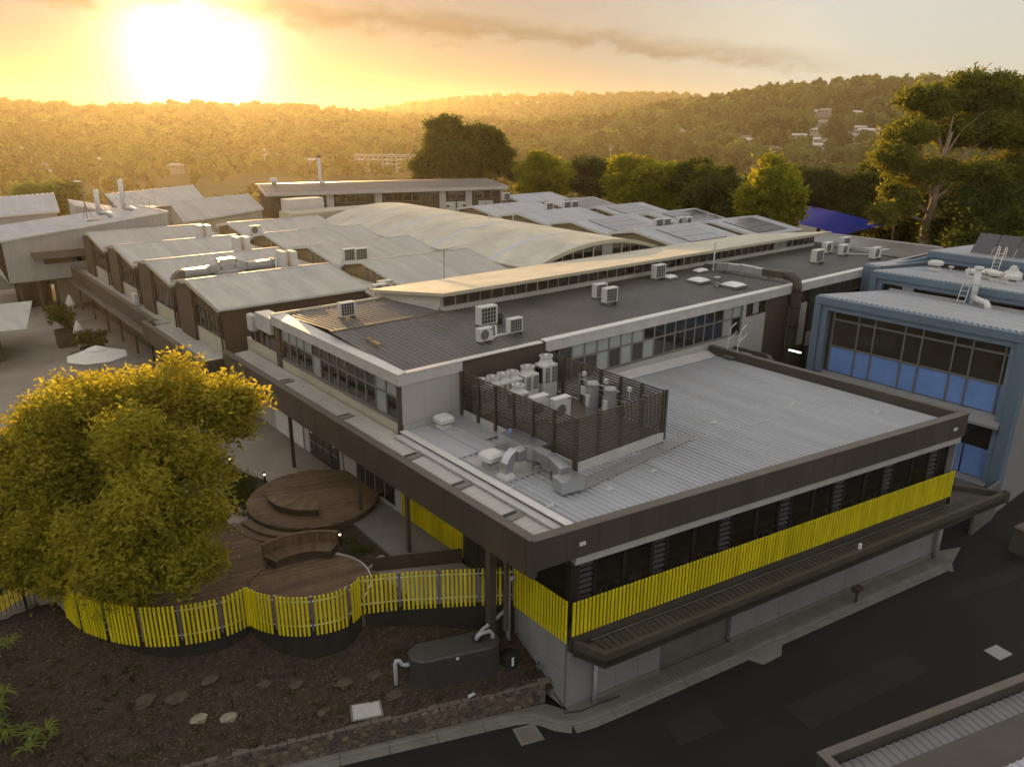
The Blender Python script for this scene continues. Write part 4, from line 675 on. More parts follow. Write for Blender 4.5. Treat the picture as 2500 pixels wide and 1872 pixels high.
for i, (x_, y_, z) in enumerate(GA):
    for j in range(2): place('twin', twin, (x_+j*.62,y_-j*.45,z), R(90), f'{"left" if j == 0 else "right"} tall air conditioner of the pair on the {("farthest", "middle", "nearest")[i]} courtyard-side gable', 'air conditioner', 'paired air conditioners on the gables', 1.15)
for lb, x_, y_, z, k_ in (('single white air conditioner on the far gabled roof by the vault',29.6,75.2,10.7,'split'),('left air conditioner of the pair on the pale gable below the vault',30.0,57.0,10.6,'coil'),('right air conditioner of the pair on the pale gable below the vault',30.9,56.7,10.6,'coil'),
  ('rear air conditioner in the valley at the end of the nearest gable',26.9,46.2,10.3,'split'),('front air conditioner in the valley at the end of the nearest gable',26.0,45.4,10.3,'split'),
  ('left air conditioner of the pair on the far grey gables',69.5,73.3,10.6,'coil'),('right air conditioner of the pair on the far grey gables',70.6,73.0,10.6,'coil'),('lone air conditioner behind the second far grey gable',66.6,73.4,10.6,'coil'),
  ('left air conditioner between the solar panel roofs',65.9,55.2,10.5,'coil'),('right air conditioner between the solar panel roofs',67.0,55.0,10.5,'coil'),('left air conditioner beside the dark solar panel roof',70.1,55.6,10.5,'split'),('right air conditioner beside the dark solar panel roof',71.2,55.3,10.5,'split'),('air conditioner on the gable farthest back by the trees',70.4,86.5,10.6,'coil')):
    place(k_, make_split if k_ == 'split' else make_coil, (x_,y_,z), 0, lb, 'air conditioner', AC, 1.2)
# ---- screened plant deck on the low roof
SC = thing('louvre_screen', 'brown louvre screen around the plant deck on the ribbed roof', 'screen', (23.6,25,8.0)); sx0, sx1, sy0, sy1 = 20.9, 26.4, 21.0, 28.9; bz, tz = 8.42, 10.38
for (a, b) in (((sx0,sy0),(sx1,sy0)),((sx0,sy0),(sx0,sy1)),((sx1,sy0),(sx1,sy1))):
    Lh = math.hypot(b[0]-a[0], b[1]-a[1]); ang = math.atan2(b[1]-a[1], b[0]-a[0]); me = MB().box(.05,Lh-.05,-.02,.025,0,.078).mesh('slat')
    for i in range(15): inst('slat', me, 'louvre', SC, (a[0],a[1],bz+i*.131), ang)
    np_ = 4 if Lh < 6 else 6
    for i in range(np_+1): t_ = i/np_; px_, py_ = a[0]+(b[0]-a[0])*t_, a[1]+(b[1]-a[1])*t_; part('post', MB(px_,py_,ang).box(-.06,.06,.05,.17,8.15,tz), 'louvre', SC)
part('corner_post', MB().box(sx0-.08,sx0+.04,sy0-.08,sy0+.04,8.0,tz+.02).box(sx1-.02,sx1+.1,sy0-.08,sy0+.04,8.0,tz+.02), 'louvre', SC)
PD = thing('plant_deck', 'dark plant deck floor with pale kerb inside the louvre screen', 'platform', (23.6,25,8)); part('floor', MB().ribs((21,21.05,8.36),(26.3,21.05,8.36),(26.3,28.85,8.36),(21,28.85,8.36), .2, .02), 'charcoal_cap', PD); part('kerb', MB().box(20.86,26.44,20.93,21.02,7.9,8.36).box(20.86,20.98,21.03,28.9,7.9,8.36).box(26.34,26.44,21.03,28.9,7.9,8.36), 'fascia', PD)
VR = [(25.45,28.0,1.18,'tallest heat pump in the back right corner of the screened plant deck'),(24.2,28.0,1.0,'second heat pump from the right along the brown plant deck wall'),(23.28,28.05,.95,'third heat pump from the right along the brown plant deck wall'),(22.68,28.05,.95,'fourth heat pump from the right along the brown plant deck wall'),(22.08,28.1,.93,'fifth heat pump from the right along the brown plant deck wall'),(21.48,28.1,.92,'leftmost heat pump half hidden behind the louvre screen'),(22.2,26.35,.95,'heat pump standing forward of the row on the plant deck')]
for x_, y_, s_, lb in VR: place('vrf', make_vrf, (x_,y_,8.385), 0, lb, 'heat pump', 'heat pumps on the plant deck', (.8*s_/.95 if s_ < .97 else 1, .95, s_))
def big(): return make_split(1.0,.42,1.2,1,.1)
place('big', big, (22.75,25.5,8.385), 0, 'left white fan unit on the plant deck beside the forward heat pump', 'air conditioner', 'white fan units on the plant deck'); place('big', big, (23.4,24.7,8.385), 0, 'right white fan unit on the plant deck beside the pipes', 'air conditioner', 'white fan units on the plant deck')
for i, (x_, y_) in enumerate(((25.3,24.5),(25.35,23.4))):
    T_ = thing('hot_water_tank', f'grey upright hot water cylinder on the plant deck, {"left" if i == 0 else "right"} of two', 'tank', (x_,y_,8.385), group='hot water cylinders'); part('body', MB().cyl(x_,y_,8.39,9.98,.3,24), 'tank_grey', T_, smooth=False); part('lid', MB().cyl(x_,y_,9.982,10.06,.31,24,.25), 'tank_grey', T_); part('band', MB().cyl(x_,y_,9.9,9.96,.306,24), 'galv', T_); part('control_box', MB().box(x_-.36,x_-.28,y_-.15,y_+.1,8.9,9.5), 'plant_white', T_)
PR = thing('pipe_rack', 'copper and grey pipework with control boxes beside the water cylinders', 'pipes', (26.1,25.6,8.4)); part('rack', MB().bar((26.1,25.4,8.4),(26.1,25.4,9.9),.06).bar((26.1,26.2,8.4),(26.1,26.2,9.9),.06).bar((26.1,25.3,9.8),(26.1,26.3,9.8),.06), 'galv', PR)
for i in range(5): part('pipe', MB().tube([(26.0,25.45+i*.14,8.4),(26.0,25.45+i*.14,9.2+.12*i),(26.0,23.0+i*.1,9.3+.1*i)], .03, 6), 'copper' if i % 2 else 'galv', PR)
part('control_box', MB().box(25.95,26.08,25.6,25.95,8.9,9.35), 'plant_white', PR)
for i, y_ in enumerate((25.9,24.4,22.9)): single('flood_light', MB().box(26.05,26.2,y_-.09,y_+.09,9.85,10.05).bar((26.12,y_,9.5),(26.12,y_,9.85),.03), 'plant_white', f'small white light box on the right louvre screen, {ORD[2-i]} from the street', 'light', 'lights on the screen')
# roof cowls, silver elbow, long duct, step grate
def cowl(x_, y_, z, s_, lb, steel=False, grp='white roof cowls'):
    o = thing('roof_cowl', lb, 'vent', (x_,y_,z), group=grp); part('curb', MB(x_,y_).hull8([(-.3*s_,-.3*s_,z),(.3*s_,-.3*s_,z),(.3*s_,.3*s_,z),(-.3*s_,.3*s_,z)],[(-.22*s_,-.22*s_,z+.22*s_),(.22*s_,-.22*s_,z+.22*s_),(.22*s_,.22*s_,z+.22*s_),(-.22*s_,.22*s_,z+.22*s_)]), 'galv' if steel else 'plant_white', o)
    part('neck', MB().box(x_-.17*s_,x_+.17*s_,y_-.17*s_,y_+.17*s_,z+.22*s_,z+.36*s_), 'frame', o); part('hood', MB().bev(x_-.38*s_,x_+.38*s_,y_-.38*s_,y_+.38*s_,z+.36*s_,z+.62*s_,.09*s_), 'plant_white', o); return o
cowl(19.3,28.3,8.0,1.05,'white square cowl by the light panel wall on the low roof'); cowl(18.4,23.5,8.0,1.15,'white square cowl on silver base beside the silver elbow',True)
E_ = thing('silver_elbow', 'shiny silver elbow duct on a flared base near the roof edge', 'duct', (18.25,22.35,8)); part('base', MB(18.25,22.35).hull8([(-.34,-.34,8.0),(.34,-.34,8.0),(.34,.34,8.0),(-.34,.34,8.0)],[(-.18,-.18,8.26),(.18,-.18,8.26),(.18,.18,8.26),(-.18,.18,8.26)]), 'galv', E_)
def rduct(pts, w, h): return pts
ab = MB(); prev = None
for k in range(7):
    a = k/6*R(90); c_ = Vector((18.25+.55*(1-math.cos(a)), 22.35+.15*(1-math.cos(a)), 8.26+.62*math.sin(a))); n1 = Vector((math.cos(a)*-1, 0, math.sin(a))); r0, w_ = .2, .2
    sec = [tuple(c_+n1*.2+Vector((0,-w_,0))), tuple(c_+n1*.2+Vector((0,w_,0))), tuple(c_-n1*.2+Vector((0,w_,0))), tuple(c_-n1*.2+Vector((0,-w_,0)))]
    ab.add(sec, []); 
ab.f = [(4*k+i, 4*k+(i+1)%4, 4*k+4+(i+1)%4, 4*k+4+i) for k in range(6) for i in range(4)]+[(24,25,26,27)]; part('bend', ab, 'galv', E_)
D_ = thing('exhaust_duct', 'long galvanised rectangular duct beside the louvre screen on the low roof', 'duct', (20,22.5,8)); dp = [(18.8,22.5,8.75),(19.4,22.55,8.75),(19.75,22.3,8.75),(19.75,21.2,8.72),(19.5,20.2,8.62)]
for i, (a, b) in enumerate(zip(dp, dp[1:])): part('duct_section', MB().bar(a, b, .46, .46), 'galv', D_); part('flange', MB().bar(tuple(Vector(a).lerp(Vector(b), .94)), b, .54, .54), 'galv', D_)
part('end_box', MB(19.45,20.0,R(-12)).box(-.55,.5,-.5,.25,8.12,8.62), 'galv', D_); part('plenum', MB().box(19.9,20.84,22.6,24.9,8.1,8.72), 'galv', D_)
for x_, y_ in ((19.7,21.0),(19.6,22.0)): part('leg', MB().box(x_-.2,x_-.16,y_,y_+.04,8.0,8.5).box(x_+.2,x_+.24,y_,y_+.04,8.0,8.5).box(x_-.2,x_+.24,y_,y_+.04,8.3,8.34), 'frame', D_)
G_ = thing('roof_walkway', 'perforated metal step grate on the ribbed roof in front of the louvre screen', 'walkway', (24,20,8)); 
for i in range(7): part('tread', MB().hull8([(19.9+i*1.16,19.55+i*.12,lz(20+i*1.16)+.06),(21.03+i*1.16,19.66+i*.12,lz(21+i*1.16)+.06),(21.0+i*1.16,20.35+i*.1,lz(21+i*1.16)+.06),(19.87+i*1.16,20.25+i*.1,lz(20+i*1.16)+.06)],[(19.9+i*1.16,19.55+i*.12,lz(20+i*1.16)+.085),(21.03+i*1.16,19.66+i*.12,lz(21+i*1.16)+.085),(21.0+i*1.16,20.35+i*.1,lz(21+i*1.16)+.085),(19.87+i*1.16,20.25+i*.1,lz(20+i*1.16)+.085)]), 'panel_grey', G_)
for i, (x_, y_) in enumerate(((17.97,19.35),(20.87,19.0),(23.6,19.1),(30.43,21.12),(36.1,20.3),(38.56,16.92))):
    z = lz(x_)+.035; single('roof_anchor', MB().box(x_-.16,x_+.16,y_-.07,y_+.07,z,z+.04).cyl(x_-.08,y_,z+.04,z+.1,.04,8).cyl(x_+.09,y_,z+.04,z+.1,.04,8), 'plant_white', f'small white safety anchor on the ribbed grey roof, {("by the left flashing","left of the step grate","in front of the step grate","near the middle","right of the middle","near the right front corner")[i]}', 'anchor', 'roof anchors')
single('water_bottle', MB().cyl(20.3,24.6,8.73,8.9,.06,10), 'bottle_blue', 'small blue container left on the duct plenum', 'container')
# ---- items on the dark roof
for lb, x_, y_, z, w_, d_ in (('ribbed-edge skylight dome on the dark roof, left of the turbine vent',44.4,33.2,11.05,1.3,1.3),('large white skylight dome right of the turbine vent',45.5,31.1,10.93,1.5,1.4),('flat skylight near the clerestory on the dark roof',47.1,35.1,11.12,1.3,.7),('small yellowish hatch near the clerestory on the dark roof',43.4,34.9,11.12,1.0,.7),('skylight dome half hidden behind the dark duct',51.4,31.9,10.95,1.5,1.3)):
    o = thing('skylight', lb, 'skylight', (x_,y_,z), group='skylights on the dark roof'); part('curb', MB().box(x_-w_/2,x_+w_/2,y_-d_/2,y_+d_/2,z,z+.16), 'frame', o); v = []; n = 9
    for i in range(n):
        for j in range(n): u, q = i/(n-1)*2-1, j/(n-1)*2-1; v.append((x_+u*w_*.47, y_+q*d_*.47, z+.165+.16*(1-u**4)*(1-q**4)))
    part('dome', MB().add(v, [(i*n+j,(i+1)*n+j,(i+1)*n+j+1,i*n+j+1) for i in range(n-1) for j in range(n-1)]), 'paper', o, smooth=True)
o = thing('turbine_vent', 'round silver turbine vent between the two skylights', 'vent', (44.5,31.75,10.95)); part('neck', MB().cyl(44.5,31.75,10.95,11.25,.17,14), 'galv', o); tv = MB()
for i in range(18): a = i*.349; tv.add([(44.5+math.cos(a)*.2,31.75+math.sin(a)*.2,11.25),(44.5+math.cos(a)*.3,31.75+math.sin(a)*.3,11.42),(44.5+math.cos(a+.25)*.22,31.75+math.sin(a+.25)*.22,11.6),(44.5+math.cos(a+.4)*.22,31.75+math.sin(a+.4)*.22,11.42)], [(0,1,2,3)])
part('vanes', tv, 'galv', o); part('cap', MB().cyl(44.5,31.75,11.6,11.64,.23,14), 'galv', o)
single('flag_mast', MB().cyl(48.47,35.0,11.1,13.25,.06,10).cyl(48.47,35,11.1,11.2,.14,10), 'plant_white', 'thin white pole standing by the clerestory on the dark roof', 'pole'); single('black_cowl', MB().cyl(48.0,35.3,11.1,11.4,.13,12).cyl(48.0,35.3,11.4,11.62,.24,12,.16), 'vent_dark', 'black round cowl beside the white pole', 'vent'); single('black_cowl', MB().cyl(26.4,33.0,11.0,11.35,.2,12).cyl(26.4,33.0,11.35,11.6,.28,12,.15), 'vent_dark', 'black round cowl beside the tall air conditioner', 'vent')
single('loose_plank', MB(18.75,33.7,R(85)).box(-.75,.55,-.1,.1,11.09,11.2).box(.2,.5,-.14,.14,11.09,11.24), 'wood_pale', 'yellowish plank lying on the ribbed roof near its edge', 'plank')
D_ = thing('kitchen_duct', 'galvanised duct crossing the dark roof and dropping down the wall', 'duct', (49.3,31.5,10.9)); dd = [(48.3,34.5,11.55),(48.5,33.7,11.62),(48.8,32.8,11.62),(49.1,32.0,11.55),(49.3,31.3,11.5)]
for i, (a, b) in enumerate(zip(dd, dd[1:])): part('duct_section', MB().bar(a, b, .5, .5-.05*(i % 2)), 'galv', D_); part('flange', MB().bar(tuple(Vector(a).lerp(Vector(b), .95)), b, .56, .56), 'galv', D_)
part('dark_section', MB().bar((49.3,31.3,11.5),(49.85,29.6,11.45),.55,.45), 'charcoal', D_); part('bend', MB().tube([(49.75,29.8,11.45),(49.8,29.3,11.42),(49.82,28.9,11.2),(49.82,28.78,10.8),(49.82,28.78,10.3)], .33, 10), 'charcoal', D_, smooth=True); part('drop', MB().box(49.5,50.1,28.5,29.0,5.2,10.4), 'charcoal', D_)
for x_, y_ in ((48.4,34.0),(48.8,32.6),(49.4,31.0)): part('leg', MB().box(x_-.28,x_-.22,y_,y_+.06,10.9,11.4).box(x_+.22,x_+.28,y_,y_+.06,10.9,11.4), 'galv', D_)
for z in (9.3,7.9,6.4): part('strap', MB().box(49.46,50.14,28.46,29.0,z,z+.08), 'dark_frame', D_)
for ci_, p in enumerate(([(24.2,30.9,11.0),(24.6,30.85,11.1),(25.4,30.9,11.05)],[(25.4,32.4,11.2),(25.2,31.8,11.3),(24.6,31.0,11.1)],[(63.6,33.4,11.15),(64.6,33.9,11.12),(66.2,34.4,11.2)],[(64.0,32.7,11.1),(66,31.5,11.05),(64.9,30.7,10.95)],[(66,34.2,11.3),(69.2,31.9,11.1)])): single('conduit', MB().tube(p, .05, 6), 'plant_white', 'pale conduit '+('running from the round-fan unit to the splayed stand','between the tall unit and the round-fan unit','between the cluster of three far units','from the far cluster to the unit by the blue frames','leading right from the upright far unit')[ci_], 'pipe', 'roof conduits')
# duct on the gables, antenna, access ladder
D_ = thing('gable_duct', 'large silver duct with round elbow running along a courtyard gable', 'duct', (18.5,60,10)); gd = [(17.4,58.6,10.9),(19.3,58.6,10.9),(20.0,58.6,11.3),(21.2,58.6,11.3),(22.0,58.6,10.95),(24.2,58.6,10.95)]
for i, (a, b) in enumerate(zip(gd, gd[1:])): part('duct_section', MB().bar(a, b, .75, .85 if i == 2 else .65), 'galv', D_); part('flange', MB().bar(tuple(Vector(a).lerp(Vector(b), .96)), b, .84, .8), 'galv', D_)
eb = MB(); 
for k in range(9):
    a = k/8*R(90); ra, rb = .95, .2; 
    for rr in (ra, rb): eb.add([(17.4-math.sin(a)*rr, 58.25, 10.3-.05+math.cos(a)*rr), (17.4-math.sin(a)*rr, 58.95, 10.25+math.cos(a)*rr)], [])
eb.f = [f for k in range(8) for f in ((4*k,4*k+1,4*k+5,4*k+4),(4*k+2,4*k+6,4*k+7,4*k+3),(4*k,4*k+4,4*k+6,4*k+2),(4*k+1,4*k+3,4*k+7,4*k+5))]; part('elbow', eb, 'charcoal_cap', D_); part('drop', MB().box(16.42,17.2,58.25,58.95,8.6,10.24), 'charcoal', D_)
for x_ in (18.4,21.4,23.4): part('leg', MB().box(x_,x_+.06,58.2,58.26,10.2,10.6).box(x_,x_+.06,58.9,58.96,10.2,10.6), 'frame', D_)
A_ = thing('tv_antenna', 'television antenna on a thin mast above the nearest vault-side gable', 'antenna', (31.4,45.4,10.7)); part('mast', MB().tube([(31.4,45.6,10.4),(31.45,45.6,13.0)], .03, 6), 'frame', A_); ae_ = MB().tube([(30.3,45.4,12.98),(32.7,45.8,13.02)], .015, 5)
for i in range(9): ae_.tube([(30.5+i*.17,45.1+i*.03,12.97),(30.5+i*.17,45.75+i*.03,12.97)], .01, 4)
part('elements', ae_, 'frame', A_)
Ld = thing('access_ladder', 'white access step with guard rails at the rear corner of the low roof', 'ladder', (40.7,27.6,8)); part('platform', MB().box(40.9,42.2,26.9,27.7,7.65,7.7), 'galv', Ld)
for y_ in (26.95,27.7): part('stile', MB().tube([(40.55,y_,7.9),(40.75,y_,9.5),(41.3,y_,9.75)], .03, 6).tube([(40.68,y_,8.8),(41.25,y_,9.0),(41.4,y_,9.2)], .025, 6), 'plant_white', Ld)
part('tread', MB().box(40.2,40.5,26.95,27.7,7.75,7.79).box(40.5,40.85,26.95,27.7,8.1,8.14), 'galv', Ld)
# ---- on the blue-framed building
F_ = thing('white_flue', 'thick white flue with elbow on the ribbed roof of the blue-framed building', 'flue', (57.9,20.2,10)); part('pipe', MB().tube([(57.7,20.2,10.0),(57.7,20.2,12.4)], .2, 14), 'pipe_white', F_, smooth=True); part('elbow', MB().tube([(57.7,20.2,10.45),(57.2,19.6,10.4),(56.7,19.0,10.42),(56.45,18.8,10.3),(56.4,18.75,10.0)], .2, 12), 'pipe_white', F_, smooth=True); part('cap', MB().cyl(57.7,20.2,12.4,12.55,.3,14), 'pipe_white', F_); part('clamp', MB().cyl(57.7,20.2,11.3,11.36,.215,14).cyl(57.7,20.2,10.8,10.86,.215,14), 'galv', F_); part('motor', MB().box(57.9,58.25,20.4,20.75,10.0,10.5), 'blue_frame', F_)
def ladder(lb, x_, y_, z0, z1, n):
    o = thing('roof_ladder', lb, 'ladder', (x_,y_,z0), group='ladders on the blue-framed building')
    for q in (0, .5): part('stile', MB().tube([(x_-.9,y_-q,z0),(x_-.1,y_-q,z1-.35),(x_+.1,y_-q,z1),(x_+.4,y_-q,z1-.1),(x_+.3,y_-q,z1-.8)], .035, 6), 'plant_white', o)
    for i in range(n): t_ = (i+.5)/n*.85; part('rung', MB().tube([(x_-.9+.8*t_,y_,z0+(z1-z0)*t_),(x_-.9+.8*t_,y_-.5,z0+(z1-z0)*t_)], .02, 5), 'plant_white', o)
ladder('lower pale ladder leaning on the first blue frame step', 58.3, 21.1, 9.95, 12.3, 6); ladder('upper pale ladder leaning on the second blue frame step', 68.2, 22.8, 10.3, 12.6, 6)
for i, (x_, y_, s_) in enumerate(((64.9,25.9,1.25),(63.9,22.8,1.1),(64.8,21.9,1.1),(64.3,21.3,1.1),(63.6,19.9,1.2))): cowl(x_,y_,10.62,s_,f'white cowl on the middle roof of the blue-framed building, {("leftmost","second from left","third from left","fourth from left","rightmost")[i]} of five', grp='cowls on the blue-framed building')
single('roof_fan', MB().bev(66.2,67.4,20.4,21.6,10.45,11.1,.2).hull8([(66.5,20.7,11.1),(67.1,20.7,11.1),(67.1,21.3,11.1),(66.5,21.3,11.1)],[(66.65,20.85,11.5),(66.95,20.85,11.5),(66.95,21.15,11.5),(66.65,21.15,11.5)]), 'plant_white', 'large white faceted roof fan behind the row of cowls', 'vent')
single('roof_vent', MB().cyl(65.9,25.1,10.5,10.85,.06,8).cyl(65.9,25.1,10.85,10.95,.2,10), 'plant_white', 'small mushroom vent behind the leftmost cowl', 'vent')
# ---- solar arrays (panel by panel)
def array(lb, p00, p10, p11, p01, nx, ny, mat, dz=.12, grp='solar arrays on the far gables'):
    a, b, c, d = map(Vector, (p00,p10,p11,p01)); o = thing('solar_array', lb, 'solar panels', p00, group=grp); n_ = (b-a).cross(d-a).normalized()*dz
    for i in range(nx):
        for j in range(ny):
            q = [a.lerp(b,u).lerp(d.lerp(c,u),v)+n_ for u,v in (((i+.02)/nx,(j+.02)/ny),((i+.98)/nx,(j+.02)/ny),((i+.98)/nx,(j+.98)/ny),((i+.02)/nx,(j+.98)/ny))]
            part('panel', MB().slab([tuple(p) for p in q], .04), mat, o)
def gz(y, yr): return 11.3-.156*(yr-y)
for lb, x0, x1, yr, mat in (('pale solar array on the nearest grey gable behind the vault',61.5,67.3,52.4,'solar'),('pale solar array on the second grey gable behind the vault',61.0,67.5,61.5,'solar'),('pale solar array on the nearest gable by the blue sail',72.3,77.8,52.2,'solar'),('dark solar array on the second gable by the far trees',72.5,79.0,61.0,'solar_dark'),('half-pale solar array on the third gable by the far trees',72.2,78.0,69.6,'solar'),('dark solar array on the fourth gable by the far trees',73.4,79.0,78.6,'solar_dark')):
    array(lb, (x0,yr-5.2,gz(yr-5.2,yr)), (x1,yr-5.2,gz(yr-5.2,yr)), (x1,yr-.6,gz(yr-.6,yr)), (x0,yr-.6,gz(yr-.6,yr)), 6, 3, mat)
array('tilted row of dark solar collectors at the right edge on the blue-framed building', (69.8,12.5,11.6),(69.8,25.4,11.6),(72.0,25.6,13.0),(72.0,12.7,13.0), 8, 1, 'solar_dark', -.02, 'solar collectors')
# ================================================================ courtyard deck, fence, benches
def arc(cx_, cy_, r, a0, a1, n): return [(cx_+r*math.cos(R(a0+(a1-a0)*i/n)), cy_+r*math.sin(R(a0+(a1-a0)*i/n))) for i in range(n+1)]
def ringsec(cx_, cy_, r0, r1, a0, a1, z0, z1, n=18): return MB().prism(arc(cx_,cy_,r1,a0,a1,n)+arc(cx_,cy_,r0,a1,a0,n), z0, z1)
def clip_disc(cx_, cy_, r, ang, name, parent, z0, z1, w=.145, xmax=None, mat='deck'):   # boards across a disc
    n = int(2*r/w); ca, sa = math.cos(ang), math.sin(ang)
    for i in range(n):
        q = -r+(i+.5)*2*r/n; h = math.sqrt(max(.0, r*r-(abs(q)+w*.25)**2))
        if h < .1: continue
        part(name, MB(cx_,cy_,ang).box(-h,h,q-w/2+.012,q+w/2-.012,z0,z1), mat, parent)
DK = thing('timber_deck', 'lower timber deck inside the curved yellow fence', 'deck', (9,28,3.5))
dpoly = [(3.6,30.9)]+[p for p in fence_line if p[0] < 14.2][3:]+[(13.9,26.2),(13.3,29.0),(11.0,33.4),(8.0,35.4),(4.6,34.2)]
part('base', MB().prism(dpoly, 2.2, 3.62), 'deck_dark', DK)
from bisect import bisect
def inside(x, y, poly):
    c = False
    for i in range(len(poly)):
        a, b = poly[i], poly[i-1]
        if (a[1] > y) != (b[1] > y) and x < (b[0]-a[0])*(y-a[1])/(b[1]-a[1])+a[0]: c = not c
    return c
ang = R(-12); ca, sa = math.cos(ang), math.sin(ang)
for k in range(90):
    q = -6.5+k*.148; run = None
    for i in range(0, 260):
        s_ = -9+i*.08; x_, y_ = 8.5+s_*ca-q*sa, 29+s_*sa+q*ca; ok = inside(x_, y_, dpoly) and math.hypot(x_-11.2, y_-26.5) > 2.56
        if ok and run is None: run = s_
        if (not ok or i == 259) and run is not None:
            if s_-run > .25: part('board', MB(8.5,29,ang).box(run+.03,s_-.04,q-.062,q+.062,3.622,3.65), 'deck', DK)
            run = None
RD = thing('round_deck', 'low round timber deck by the curved bench inside the fence', 'deck', (11.2,26.5,3.5)); part('base', MB(11.2,26.5).cyl(0,0,3.3,3.63,2.5,48), 'deck_dark', RD); clip_disc(11.2,26.5,2.48,R(-12),'board',RD,3.632,3.68); part('edging', ringsec(11.2,26.5,2.5,2.56,-60,75,3.4,3.72,30), 'fascia', RD)
SD = thing('stage_deck', 'raised round timber stage deck under the canopy edge', 'deck', (14.6,33.0,3.5)); part('base', MB(14.65,33.05).cyl(0,0,3.4,3.97,3.2,56), 'deck_dark', SD); clip_disc(14.65,33.05,3.18,R(-20),'board',SD,3.972,4.02)
for i, (r_, z) in enumerate(((3.65,3.83),(4.05,3.70))): part('step', ringsec(14.65,33.05,3.2,r_,178,232,3.52,z-.16*0,20), 'deck', SD)
BN = thing('curved_bench', 'curved timber bench on the raised round stage deck', 'bench', (13.2,32.6,4.02)); part('base', ringsec(14.95,33.2,1.72,2.38,148,244,4.022,4.36,24), 'deck_dark', BN)
for i in range(34): a = 147.5+i*2.85; part('slat', ringsec(14.95,33.2,1.66,2.46,a,a+2.55,4.362,4.41,1), 'deck', BN)
BN = thing('curved_bench', 'curved timber bench with angled back beside the low round deck', 'bench', (12,28.8,3.68)); part('base', ringsec(11.2,26.45,2.1,2.75,38,105,3.69,4.05,20), 'deck_dark', BN)
for i in range(30): a = 38+i*2.25; part('slat', ringsec(11.2,26.45,2.05,2.85,a,a+2.0,4.052,4.10,1), 'deck', BN); 
for i in range(30): a = 38+i*2.25; part('back_slat', ringsec(11.2,26.45,2.87,2.95,a,a+2.0,3.8,4.55,1), 'deck', BN)
part('back_cap', ringsec(11.2,26.45,2.84,2.99,37.8,105.4,4.552,4.6,20), 'deck', BN)
single('entry_ramp', MB().prism([(15.1,30.0),(17.35,31.0),(17.35,24.4),(15.0,25.6)], 3.4, 3.72), 'concrete_pale', kind='structure', base=(0,0,0)); single('planting_bed', MB().prism([(12.3,30.6),(14.1,29.5),(15.0,30.0),(14.95,25.6),(13.9,26.0),(13.5,28.0)], 3.4, 3.66), 'mulch', kind='structure', base=(0,0,0))
single('hedge_bed', MB().prism([(12.9,39.9),(13.9,36.9),(12.3,35.8),(11.2,34.6),(11.3,36.8)], 3.4, 3.6), 'mulch', kind='structure', base=(0,0,0))
single('deck_edge_wall', MB().prism([(12.3,23.85),(13.4,23.22),(14.7,22.37),(16.0,21.5),(17.25,20.6),(17.25,20.9),(16.1,21.75),(14.8,22.6),(13.5,23.45),(12.4,24.05)], .8, 3.45), 'skirt', 'dark retaining wall under the straight end of the yellow fence', 'wall')
single('ramp_screen', MB().prism([(13.9,26.0),(14.0,25.95),(17.3,24.2),(17.3,24.3),(15.0,25.5)], 3.5, 4.15), 'deck_dark', 'low dark timber edge wall behind the straight yellow fence', 'wall')
# fence skirt and fence in three runs
fs = MB().bev(-.046,.046,-.035,.035,0,1.70,.014).mesh('slat')
def fence_run(pts, step, lb, z0=3.36):
    o = thing('slat_fence', lb, 'fence', (*pts[len(pts)//2], 2.6), group='curved yellow slat fence'); c = curve(pts, step)
    rp = curve(pts, .25); dz = [(p[0], p[1]) for p in rp]
    nrm_ = lambda i, q: Vector((q[min(i+1,len(q)-1)][1]-q[max(i-1,0)][1], -(q[min(i+1,len(q)-1)][0]-q[max(i-1,0)][0]))).normalized()
    ctr = Vector((9, 29)); sgn = -1 if nrm_(len(rp)//2, rp).dot(Vector(rp[len(rp)//2])-ctr) < 0 else 1
    for z in (3.72, 4.78): part('rail', MB().tube([(p[0],p[1],z) for p in rp], .028, 6), 'galv', o)
    sp = []
    for i in range(0, len(c)): 
        n_ = nrm_(i, c)*sgn
        if i % 9 == 0 or i == len(c)-1: part('post', MB(c[i][0],c[i][1],math.atan2(n_.y,n_.x)).box(-.05,.03,-.04,.04,3.35,5.0), 'galv', o)
        else: inst('slat', fs, 'yellow', o, (c[i][0]+n_.x*.10, c[i][1]+n_.y*.10, z0), math.atan2(n_.y, n_.x)-R(90)+random.uniform(-.05,.05), random.uniform(-.008,.008))
    return o, rp
S1, r1 = fence_run(FENCE, .158, 'yellow slat fence run curving round the left end of the timber deck'); S2, r2 = fence_run(FENCE2, .155, 'yellow slat fence run bulging round the low round deck'); S3, r3 = fence_run(FENCE3, .172, 'straight yellow slat fence run between the round deck and the building corner')
sk_ = MB(); rr = r1+r2[1:]; v = []
sn = []
for i, p in enumerate(rr):
    a_, b_ = rr[max(i-1,0)], rr[min(i+1,len(rr)-1)]; q_ = Vector((b_[1]-a_[1], -(b_[0]-a_[0]))).normalized(); q_ = -q_ if q_.dot(Vector(p)-Vector((9,30))) < 0 else q_; sn.append((p[0]+q_.x*.05, p[1]+q_.y*.05))
for i, p in enumerate(sn): v += [(p[0],p[1],3.5),(p[0],p[1],bed_z(*p)-.4)]
sk_.add(v, [(2*i,2*i+1,2*i+3,2*i+2) for i in range(len(rr)-1)]); sv = []
for i, p in enumerate(sn): sv += [(p[0],p[1]+.03,3.5),(p[0],p[1]+.03,bed_z(*p)-.4)]
sk_.add(sv, [(2*i,2*i+2,2*i+3,2*i+1) for i in range(len(rr)-1)]); single('deck_skirt', sk_, 'skirt', 'black curved skirt wall below the yellow fence at the deck edge', 'wall')
df = MB(); rr2 = [(p[0]+.0, p[1]+.16) for p in rr]; 
